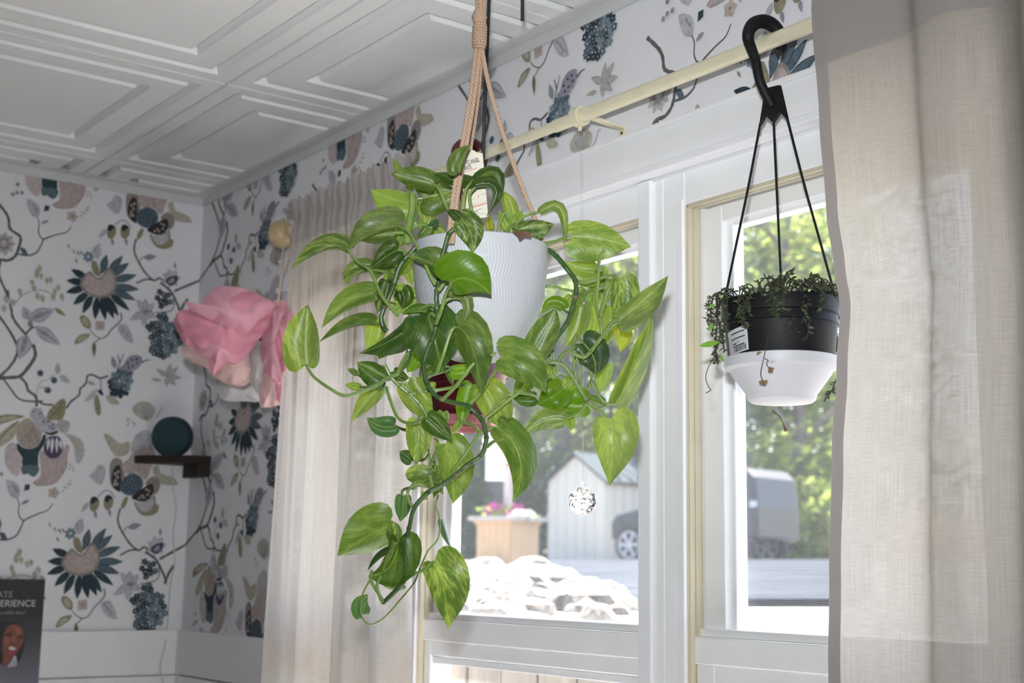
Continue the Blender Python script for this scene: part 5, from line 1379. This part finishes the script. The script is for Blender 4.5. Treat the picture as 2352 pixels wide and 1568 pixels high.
def tl_(x, y): return U(*Z('b', x, y), dT)-FWD*.0006
ln = (tl_(1158, 215)-tl_(985, 258)).normalized(); lu = ln.cross(FWD); lu = lu if lu.z > 0 else -lu
text('TIC ANGEL', True, 50*kc, tagt, M_PRINT_DARK, 0, 0, 0, frame=(tl_(1160, 214), ln, lu), bold=.022, xs=.47)
text('ANTS', True, 50*kc, tagt, M_PRINT_DARK, 0, 0, 0, frame=(tl_(1066, 300), ln, lu), bold=.022, xs=.47)
def tag_line(x0, y0, x1, y1, w_, mat, dash=0):
    a, b_ = tl_(x0, y0), tl_(x1, y1); d_ = (b_-a); n_ = d_.cross(FWD).normalized()*w_*kc/2
    segs = [(0, 1)] if not dash else [(i/dash, (i+.7)/dash) for i in range(dash)]
    m = MB()
    for s0, s1 in segs: m.add([a+d_*s0-n_, a+d_*s1-n_, a+d_*s1+n_, a+d_*s0+n_], [(0, 1, 2, 3)])
    m.build('tag_print', mat, tagt, smooth=False)
tag_line(980, 345, 1138, 288, 9, M_PRINT_RED, 12); tag_line(1010, 372, 1180, 320, 7, M_PRINT_GREY, 14); tag_line(1040, 395, 1180, 352, 7, M_PRINT_GREY, 10); tag_line(1110, 400, 1200, 380, 7, M_PRINT_GREY, 6)
tag_line(1000, 690, 1095, 662, 7, M_PRINT_GREY, 8); tag_line(1170, 610, 1240, 600, 10, M_PRINT_GREY, 5); tag_line(1010, 752, 1240, 690, 7, M_PRINT_GREY, 16); tag_line(1075, 762, 1245, 712, 11, M_PRINT_RED, 0)
tag_line(1095, 820, 1180, 775, 4, M_PRINT_DARK, 0); tag_line(1100, 800, 1150, 835, 4, M_PRINT_DARK, 0); tag_line(1010, 880, 1240, 830, 7, M_PRINT_GREY, 16); tag_line(1138, 655, 1146, 618, 8, M_PRINT_RED, 0)
MB().add([tl_(1012+13*math.cos(k_*.7854), 830+13*math.sin(k_*.7854)) for k_ in range(8)], [tuple(range(8))]).build('tag_print', M_PRINT_DARK, tagt, smooth=False)

# ------------------------------------------------------------------ pothos
pth = thing('pothos_plant', (pc.x, pc.y, zpx(568)-.02), 'trailing green and cream variegated pothos spilling from the white pot', 'plant')
KIND = dict(g=((.100,.185,.040), .45), d=((.046,.110,.016), .22), l=((.22,.33,.060), .45), v=((.165,.26,.060), 1.0), p=((.16,.24,.082), .6), b=((.115,.25,.010), .16), y=((.35,.38,.04), .3), c=((.07,.155,.068), .1), dd=((.038,.09,.044), .15), m=((.082,.155,.035), .9))  # l painted paler for backlit leaves, p greyer for gloss and undersides
ROWS = [(0, .32, .26), (.004, .58, .32), (.02, .80, .27), (.06, .96, .16), (.14, 1.05, .05), (.28, 1.08, 0), (.43, 1.04, 0), (.57, .93, 0), (.70, .74, 0), (.82, .47, 0), (.92, .20, 0), (.97, .07, 0), (1, .0, 0)]
COLS = [-1, -.82, -.55, -.27, -.06, 0, .06, .27, .55, .82, 1]
def leaf(tag, B, M_, T, wl, wr, d, kind, dm=0.0, dt=0.0, pet=None, petd=None, fold=None, seed=[0]):
    """B, M_, T: leaf base, middle and tip; wl / wr: apparent half widths left and right of the midrib; d: distance offset (cm)"""
    seed[0] += 1; r = rnd(seed[0]*17+3)
    B, T = Vector(Z(tag, *B)), Vector(Z(tag, *T)); s = ZM[tag][2]
    M2 = Vector(Z(tag, *M_)) if M_ else (B+T)/2
    ctl = 2*M2-(B+T)*.5; Lp = (T-B).length; wl, wr = 1.13*wl/s, 1.13*wr/s
    full = max(wl, wr, .36*Lp)
    dB_ = D0+d/100; 
    def dep(t): return dB_+dm/100*4*t*(1-t)+dt/100*t
    fl, fr_ = fold if fold else (1, 1)
    zl = math.sqrt(max(0, (full*.9)**2-wl*wl))*k_m*fl*.8; zr = math.sqrt(max(0, (full*.9)**2-wr*wr))*k_m*fr_*.8
    vs, fs, uvs = [], [], []
    wv = r.uniform(0, 6)
    for (t, w_, bk) in ROWS:
        c = B*(1-t)**2+ctl*2*t*(1-t)+T*t*t; tg_ = ((ctl-B)*(1-t)+(T-ctl)*t)
        tg_ = tg_.normalized() if tg_.length > 1e-6 else (T-B).normalized()
        nl = Vector((tg_.y, -tg_.x))
        for q in COLS:
            side = wl if q < 0 else wr; dz = zl if q < 0 else zr; aq = abs(q)
            p = c+(nl if q < 0 else -nl)*side*w_*aq-tg_*bk*max(side, full*.5)*aq**1.3
            z = dep(t)+dz*w_*aq+.0035*aq*aq*math.sin(t*9+wv+q*2)*min(1, Lp/120)-.004*math.sin(math.pi*aq)*w_
            vs.append(U(p.x, p.y, z)); uvs.append((t, q*w_))
    nc = len(COLS)
    for i in range(len(ROWS)-1):
        for j in range(nc-1):
            fs.append((i*nc+j, i*nc+j+1, (i+1)*nc+j+1, (i+1)*nc+j))
    m = MB().add(vs, fs); o = m.build('leaf', M_LEAF, pth, ang=180)
    uvl = o.data.uv_layers.new(name='UVMap')
    for p in o.data.polygons:
        for li in p.loop_indices: uvl.data[li].uv = uvs[o.data.loops[li].vertex_index]
    col, va = KIND[kind]; j = r.uniform(.80, 1.04); j2 = r.uniform(.93, 1.07)
    o.color = (col[0]*j*j2, col[1]*j, col[2]*j, va)
    # petiole
    if pet == 0: return o
    if pet is None:
        q0 = B; best = None
        for vp in VPTS:
            dd_ = (Vector(vp[:2])-q0).length+abs(vp[2]-dB_)*600
            if best is None or dd_ < best[0]: best = (dd_, vp)
        vp = best[1]; e = Vector(vp[:2])
        if (e-q0).length > 150: e = q0+(e-q0).normalized()*60+Vector((0, 25)); ed = dB_+.02
        else: ed = vp[2]
        dirn = (ctl-B).normalized(); mid = (q0+e)/2-dirn*10
        path = [(q0.x, q0.y, dB_), (mid.x, mid.y, (dB_+ed)/2), (e.x, e.y, ed)]
    else:
        ds = petd or [d]*len(pet)
        path = [(*Z(x[0] if isinstance(x[0], str) else tag, *(x[1:] if isinstance(x[0], str) else x)), D0+dd_/100) for x, dd_ in zip(pet, ds)]
    q = crom([U(*p) for p in path], 5); n_ = len(q)
    MB().tube(q, [.0017+.0007*i/n_ for i in range(n_)], 7).build('petiole', M_PETI, o)
    return o

VPTS = []
def vine(tag, pts, r, mat, ds, nodes=True):
    n = len(pts); P3 = []
    for i, p in enumerate(pts):
        t_ = p[0] if isinstance(p[0], str) else tag; xy = p[1:] if isinstance(p[0], str) else p
        d_ = D0+lerp(ds[0], ds[1], i/(n-1))/100; X, Y = Z(t_, *xy); P3.append((X, Y, d_))
    for a, b_ in zip(P3, P3[1:]):
        for k_ in range(5): VPTS.append(tuple(lerp(a[i], b_[i], k_/5) for i in range(3)))
    q = crom([U(*p) for p in P3], 5)
    o = MB().tube(q, r, 9).build('vine', mat, pth)
    if nodes:
        for i in range(1, n-1, 2 if n > 6 else 1):
            c = U(*P3[i]); MB().lathe([(0, -r*1.1), (r*.9, -r*.8), (r*1.28, 0), (r*.9, r*.8), (0, r*1.1)], c, 10, (RGT, FWD, UPV)).build('node', M_NODE if i % 5 == 0 else mat, o)
vine('a', [(1545,770),(1400,930),(1330,1050),(1280,1220),(1200,1420),('e',1220,140),('e',1180,260),('e',1210,380),('e',1255,425)], .0030, M_VINE, (-4, -5))
vine('b', [(870,1015),(790,1085),(735,1270),('g',590,200),('g',570,420),('g',540,560),('g',535,660),('g',545,800),('g',545,950),('g',480,1160),('g',420,1300),('g',388,1430),('h',392,300),('h',430,430),('h',500,540),('h',590,605),('h',760,655),('h',900,682),('h',970,735),('h',1080,860),('h',1120,980),('h',1135,1070),('h',1118,1180),('h',1065,1290),('h',900,1405),('h',770,1515),('k',500,700),('k',380,760),('k',235,920),('k',180,1130),('k',145,1300),('l',825,850),('l',790,970),('l',730,1040),('l',640,1130),('l',580,1185)], .0028, M_VINE, (-9.5, -7))
vine('c', [(825,800),(930,880),(1080,1060),(1160,1180),(1168,1350),('d',375,640),('d',325,810),('d',275,950),('d',140,1140),('d',45,1330),('i',545,310)], .0031, M_VINE, (-1, -4))
vine('i', [(545,310),(590,365),(720,390),(830,500),(950,700),(1040,840),(1200,970),(1295,1065)], .0026, M_VINE_L, (-4, -3))
vine('i', [(690,370),(740,290),(830,230),(880,190),('d',350,1240),('d',385,1080)], .0022, M_VINE_L, (-4, -2))
vine('d', [(890,930),(800,1000),(700,1110),(550,1300),(470,1360),(360,1320)], .0024, M_VINE_L, (-4, -3))
vine('d', [(690,1080),(680,960),(660,870),(625,700),(640,500),(660,200),(720,70)], .0022, M_PETI, (0, 1), False)
vine('d', [(670,870),(700,750),(780,540),(840,400)], .0024, M_PETI, (-1, -2), False)
vine('e', [(1220,820),(1290,960),(1400,1080),('h',200,540),('h',330,660),('h',430,820)], .0024, M_VINE_L, (-3, -3))
vine('e', [(1060,1085),(1160,1050),(1230,990),(1310,960),(1380,940)], .0026, M_VINE_L, (-3, -3))
vine('b', [(345,600),(350,760),(325,900),(300,1040),(290,1200)], .0044, M_PETI, (0, -2), False)
vine('b', [(390,640),(380,800),(350,950),(320,1100)], .0032, M_PETI, (2, 0), False)
vine('c', [(230,610),(240,500),(290,380),(340,350)], .0018, M_PETI, (2, 2), False)
vine('c', [(370,600),(400,520),(480,440),(600,380),(740,345)], .0019, M_PETI, (1, 0), False)
vine('i', [(630,220),(640,380),(650,600)], .0016, M_VINE_L, (0, 0), False)
vine('i', [(870,200),(880,420),(910,580),(960,700)], .0016, M_PETI, (-2, -2), False)
vine('i', [(890,230),(940,460),(960,700)], .0015, M_VINE_L, (-2, -2), False)
vine('i', [(1000,320),(1080,480),(1085,600),(1050,680)], .0020, M_VINE_L, (-1, 1), False)
vine('k', [(480,790),(455,900),(490,1010),(492,1160),(465,1260),(370,1370),(300,1530),('l',950,860),('l',900,980),('l',760,1150),('l',600,1330),('l',470,1405),('l',400,1375),('l',350,1280),('l',362,1120),('l',440,960)], .0011, M_PETI, (6, 5), False)
vine('k', [(375,290),(395,420),(400,480)], .0012, M_VINE_L, (4, 2), False)
vine('h', [(1135,990),(1160,900),(1200,780),(1230,690),(1300,610),(1440,540)], .0017, M_PETI, (-4, -4), False)
vine('h', [(1090,870),(1250,740),(1400,620),(1565,505)], .0020, M_PETI, (-6, -5), False)
vine('k', [(650,590),(625,540),(720,420),(860,220),(935,125),(1080,95)], .0019, M_PETI, (-6, -3), False)
vine('c', [(-200,1235),(830,1245),(1000,1275),(1150,1310),('d',480,690),('d',550,800)], .0018, M_PETI, (7, 6), False)
vine('d', [(390,455),(480,470),(640,425),(740,390),(840,375)], .0018, M_VINE_L, (3, 1), False)

L_ = leaf
L_('a', (735,800), (430,775), (40,1040), 45, 125, -2, 'm', dm=-1, pet=[(735,805),(830,940),(1000,1060),(1130,1350),('e',1380,230)], petd=[-2,-3,-5,-7,-9])
L_('a', (1340,520), (1020,600), (745,800), 22, 215, -3, 'p', dm=-1, pet=[(1340,515),(1480,620),('g',380,200),('g',460,380),('g',520,490)], petd=[-3,-5,-8,-9,-9])
L_('a', (1270,600), (1000,615), (735,610), 100, 60, 0, 'g')
L_('a', (1480,250), (1240,190), (995,80), 190, 105, 3, 'l')
L_('a', (1330,800), (1190,880), (1010,1020), 130, 125, -3, 'd')
L_('a', (1000,1035), (800,1090), (725,1245), 30, 120, 0, 'g')
L_('a', (1000,1040), (930,980), (830,980), 40, 40, 2, 'l', pet=0)
L_('a', (1235,1010), (1110,1060), (1050,1190), 45, 75, 1, 'g')
L_('a', (1045,1330), (720,1430), (408,1749), 90, 135, -2, 'v', pet=[(1045,1330),(1100,1330),(1160,1400)], petd=[-2,-3,-5])
L_('e', (1085,330), (800,365), (425,560), 18, 110, -1, 'g', dm=-1)
L_('e', (1100,300), (1065,470), (1000,645), 130, 75, 2, 'l', pet=0)
L_('e', (275,825), (265,450), (300,95), 225, 145, -1, 'v', pet=[(275,822),(370,965),(560,1105),(730,1192),(900,1160),(1130,1070)], petd=[-1,-2,-3,-3,-3,-3])
L_('e', (1640,165), (1380,470), (910,685), 190, 65, -7, 'd', dm=-1)
L_('e', (1225,975), (1050,875), (885,790), 155, 85, -1, 'd')
L_('e', (1160,1085), (1010,1250), (815,1510), 95, 100, 1, 'l')
L_('e', (930,1090), None, (740,1060), 45, 40, 2, 'l'); L_('e', (890,930), None, (775,870), 32, 32, 2, 'g')
L_('C', (805,618), (700,622), (603,558), 62, 66, 10, 'c', pet=[(805,618),(850,640),(900,655)], petd=[10,10,9])
L_('b', (600,480), (340,410), (85,365), 95, 130, -4, 'g', pet=[(600,480),(680,560),(760,760),(810,850)], petd=[-4,-5,-6,-7])
L_('b', (1085,440), (830,395), (590,350), 95, 45, -5, 'd', dm=-1, pet=[(1085,440),(1000,540),(965,700),(965,905)], petd=[-5,-7,-8,-8])
L_('b', (915,340), (950,180), (1055,8), 135, 30, -10.5, 'g', pet=0)
L_('b', (475,655), (680,605), (880,560), 165, 195, 2, 'g')
L_('b', (450,690), (525,870), (450,1055), 95, 85, 3, 'l')
L_('b', (1110,440), (1370,370), (1385,770), 70, 85, -5, 'd', dm=-1, pet=0)
L_('b', (1105,525), (1320,560), (1230,885), 95, 14, -7, 'd', pet=[(1105,525),(1040,600),(1050,740),(1090,900)], petd=[-7,-7,-8,-8])
L_('b', (930,910), (1045,1060), (1065,1305), 150, 125, -10, 'm', fold=(-.5, -.5), pet=0)
L_('b', (930,925), (850,850), (765,795), 45, 60, -9, 'd', pet=0)
L_('b', (560,1010), (490,1100), (430,1210), 65, 65, 0, 'g'); L_('b', (580,1000), (680,1045), (765,1090), 65, 100, 3, 'l'); L_('b', (590,1000), None, (665,905), 45, 45, 1, 'c')
L_('b', (225,370), (170,270), (120,175), 35, 35, 3, 'l', pet=0)
L_('b', (330,560), (300,480), (330,430), 30, 50, 3, 'l', pet=0)
L_('g', (612,395), (470,225), (190,150), 85, 190, -9, 'g', pet=[(612,395),(640,450),(560,560)], petd=[-9,-10,-10])
L_('g', (712,462), (930,425), (1190,610), 285, 165, -15, 'b', dm=-1, pet=[(712,462),(640,620),(590,810),(530,960)], petd=[-15,-13,-12,-11])
L_('g', (715,660), (860,720), (808,990), 115, 14, -11, 'p', pet=[(715,655),(640,690),(580,840),(530,960)], petd=[-11,-11,-11,-10])
L_('g', (800,1005), (960,1240), (1075,1815), 235, 140, -10, 'g', dm=-1.5, pet=[(800,1005),(740,1010),(690,1110),(620,1330),(540,1545)], petd=[-10,-11,-11,-11,-10])
L_('g', (440,880), (520,1160), (600,1545), 290, 300, -7.5, 'd', dm=-1, fold=(.6, .6))
L_('g', (420,800), (280,790), (120,850), 55, 60, -7, 'b', pet=0)
L_('h', (300,80), (250,180), (175,290), 85, 70, -1, 'b'); L_('h', (195,35), (130,190), (45,335), 55, 20, -3, 'g')
L_('h', (185,420), (330,650), (500,830), 150, 135, -3, 'l'); L_('h', (320,860), (320,1120), (285,1402), 138, 130, -1, 'v')
L_('h', (430,828), (570,950), (735,1130), 105, 110, -6, 'd', pet=[('e',1240,1090),('e',1300,1280),('e',1390,1470),('C',930,600),('h',430,828)][::-1], petd=[-6,-5,-4,-4,-3])
L_('k', (540,270), (620,560), (625,882), 205, 98, -3, 'g', pet=[(540,270),(460,340),(420,430),(390,560),(420,720)], petd=[-3,-4,-5,-6,-7])
L_('h', (235,1340), (160,1280), (92,1235), 75, 65, 8, 'dd'); L_('k', (470,490), (480,650), (425,825), 65, 75, 2, 'd')
L_('k', (222,680), (370,690), (532,787), 165, 28, -6, 'm', pet=[(220,680),(165,760),(175,850),(228,925)], petd=[-6,-7,-7,-7])
L_('k', (118,802), (110,930), (85,1068), 72, 72, 6, 'c', pet=[(118,805),(105,760),(140,728),(240,715)], petd=[6,5,3,-4])
L_('k', (488,1050), (520,1190), (608,1330), 42, 12, 7, 'c', pet=0)
L_('l', (650,390), (400,515), (108,702), 140, 240, -5, 'g', pet=[(650,390),(700,500),(775,600)], petd=[-5,-6,-7])
L_('l', (692,525), (690,430), (650,325), 70, 70, -6, 'm'); L_('l', (735,520), (655,800), (425,905), 215, 85, -7.5, 'd', pet=[(735,520),(770,580),(815,600)], petd=[-7,-7,-7])
L_('l', (800,1000), (660,1000), (540,955), 40, 25, -6.5, 'g', pet=0); L_('l', (665,640), (540,720), (418,858), 12, 45, -8, 'd', pet=[(470,850),(455,950),(530,1080),(585,1175)], petd=[-8,-8,-7.5,-7])
L_('l', (700,560), (640,700), (560,900), 40, 35, -8.5, 'v', pet=[(560,900),(520,1000),(545,1110),(585,1185)], petd=[-8,-8,-7.5,-7])
L_('l', (1100,758), (1205,1050), (1250,1452), 248, 125, -6, 'm', dm=-1, pet=[(1098,757),(1000,840),(840,915)], petd=[-6,-6.5,-7])
L_('l', (372,1302), (350,1200), (428,1093), 80, 85, 6, 'c', pet=0)
L_('c', (742,345), (990,320), (1020,790), 55, 62, -1, 'v', pet=0); L_('c', (490,560), (700,535), (902,488), 85, 135, -2, 'm')
L_('c', (385,430), (350,260), (272,88), 62, 95, 3, 'l'); L_('c', (430,560), (470,440), (515,325), 75, 65, 1, 'l'); L_('c', (350,560), (290,460), (240,320), 50, 60, 4, 'l'); L_('c', (150,560), (130,480), (120,390), 50, 40, 4, 'y')
L_('c', (1115,652), (1450,680), (1829,767), 175, 235, 2, 'v', pet=[(1115,652),(1000,670),(900,705),(800,725)], petd=[2,2,1,0])
L_('d', (615,335), (440,320), (240,212), 150, 115, 6, 'l'); L_('d', (570,520), (680,400), (738,255), 95, 95, 8, 'l'); L_('d', (720,420), (640,520), (540,610), 125, 110, 9, 'l')
L_('d', (895,435), (900,680), (818,932), 195, 90, -3, 'm'); L_('d', (895,905), (1190,670), (1492,378), 85, 180, -6, 'p', pet=[(895,905),(800,950),(700,1100),(560,1290)], petd=[-6,-5,-4,-4])
L_('j', (645,602), (870,130), (1045,-400), 95, 120, 0, 'v', pet=[(645,602),(515,592),(430,460),(372,365)], petd=[0,0,0,0])
L_('d', (880,960), (930,1110), (908,1302), 115, 70, 4, 'y'); L_('i', (985,140), (1115,320), (1130,530), 185, 170, -1, 'dd')
L_('i', (1295,390), (1250,570), (1185,745), 60, 110, 5, 'l'); L_('d', (430,750), (375,1000), (240,1252), 115, 75, 2, 'l'); L_('d', (440,750), (460,880), (470,1010), 60, 60, 3, 'l')
L_('d', (570,750), (600,960), (500,1190), 150, 130, 5, 'l'); L_('d', (720,560), (640,640), (560,760), 110, 90, 10, 'l'); L_('d', (330,640), (280,700), (215,770), 70, 60, 8, 'l'); L_('d', (480,560), (430,640), (400,740), 80, 70, 9, 'l'); L_('i', (560,420), (610,540), (560,640), 80, 60, 6, 'l'); L_('i', (800,560), (820,680), (760,780), 70, 70, 6, 'l'); L_('d', (730,785), (770,1000), (725,1245), 95, 80, 7, 'l'); L_('d', (600,600), (600,680), (590,760), 90, 110, 8, 'l')
L_('d', (215,780), (100,735), (-40,850), 45, 95, 3, 'b'); L_('B', (545,1505), (640,1340), (715,1178), 85, 92, -6, 'g')
L_('i', (8,298), (300,425), (542,742), 225, 180, -11, 'g', dm=-1, pet=[('h',1255,58),('h',1080,112),('h',960,205),('h',860,335),('h',740,480),('h',600,620)], petd=[-11,-11,-11,-11,-10,-9])
L_('i', (415,790), (270,790), (135,790), 100, 60, -1, 'd'); L_('i', (745,690), (610,790), (435,880), 155, 140, -4, 'b', dm=-1); L_('i', (560,600), (580,680), (590,740), 60, 70, -1, 'd')
L_('i', (1025,880), (870,885), (712,850), 125, 180, -2, 'b'); L_('i', (1235,852), (1120,830), (1005,775), 40, 55, 2, 'g')
L_('i', (760,1060), (530,1070), (250,1252), 105, 115, -1, 'p'); L_('i', (815,1005), (840,1100), (850,1192), 55, 60, 1, 'l', pet=0)
L_('j', (582,768), (605,1040), (568,1500), 240, 178, -4, 'p', dm=-1, pet=0)
L_('h', (1130,470), (1270,720), (1390,1010), 175, 165, -3, 'l', pet=[('h',1300,170),('h',1180,360),('h',1050,540),('h',930,668)], petd=[-6,-6,-7,-8])
L_('k', (1090,92), (1320,430), (1240,868), 160, 115, -4, 'g', dm=-1, pet=[(1150,212),(1050,240),(985,292)], petd=[-4,-5,-7])
L_('h', (945,430), (865,680), (850,925), 92, 92, -1, 'b', pet=[(950,425),(800,452),(600,490),(400,512),(210,552)], petd=[-1,-2,-3,-3,-3])
L_('h', (720,250), (850,230), (985,200), 40, 110, 0, 'b'); L_('h', (830,890), (770,960), (715,1020), 32, 42, -1, 'l'); L_('h', (660,220), (700,340), (740,460), 30, 35, 1, 'd')
L_('a', (1190,1180), (1130,1370), (1080,1570), 95, 75, 2, 'd'); L_('a', (1300,1290), (1440,1300), (1600,1340), 70, 100, 5, 'l'); L_('a', (1600,1400), (1420,1450), (1200,1520), 110, 45, 4, 'v')
L_('g', (40,720), (180,720), (330,700), 70, 60, 5, 'v'); L_('a', (1240,1190), (1180,1230), (1110,1290), 45, 40, 3, 'd'); L_('c', (560,660), (650,630), (720,640), 40, 50, -2, 'm', pet=0)
L_('h', (560,180), (400,300), (330,390), 70, 40, 0, 'g', pet=0); L_('k', (445,280), (470,240), (420,200), 20, 20, 1, 'l', pet=0); L_('k', (330,760), (340,810), (370,840), 40, 30, 5, 'l', pet=0)
L_('a', (1420,900), (1380,1010), (1330,1130), 90, 80, 5, 'l', pet=0); L_('a', (1300,1100), (1220,1160), (1150,1240), 70, 70, 5, 'l', pet=0); L_('a', (1450,1050), (1480,1130), (1500,1230), 60, 60, 6, 'l', pet=0); L_('b', (250,1000), (220,1120), (180,1260), 70, 70, 4, 'g', pet=0); L_('b', (480,700), (400,760), (330,830), 70, 60, 5, 'l', pet=0)
L_('g', (120,560), (150,660), (120,780), 100, 90, 3, 'd', pet=0); L_('e', (1290,560), (1210,640), (1150,760), 90, 80, 0, 'g', pet=0); L_('e', (1330,900), (1420,960), (1520,980), 60, 60, -1, 'd', pet=0); L_('h', (520,470), (430,520), (330,620), 60, 70, 0, 'l', pet=0)
L_('i', (330,560), (250,680), (140,760), 90, 90, 1, 'g', pet=0); L_('h', (620,760), (600,900), (560,1030), 60, 70, 2, 'g', pet=0)
# dry brown scrap of leaf on the pot rim
m = MB(); q = [U(*Z('c', x, y), D0-.088) for x, y in ((400,580),(520,575),(620,590),(630,660),(550,650),(490,700),(460,640),(420,610))]
m.prism(q, FWD*.001).build('dried_leaf', pm('dried_leaf', (0.10, 0.045, 0.03), 0.8, 0.3, 80), pth, smooth=False)
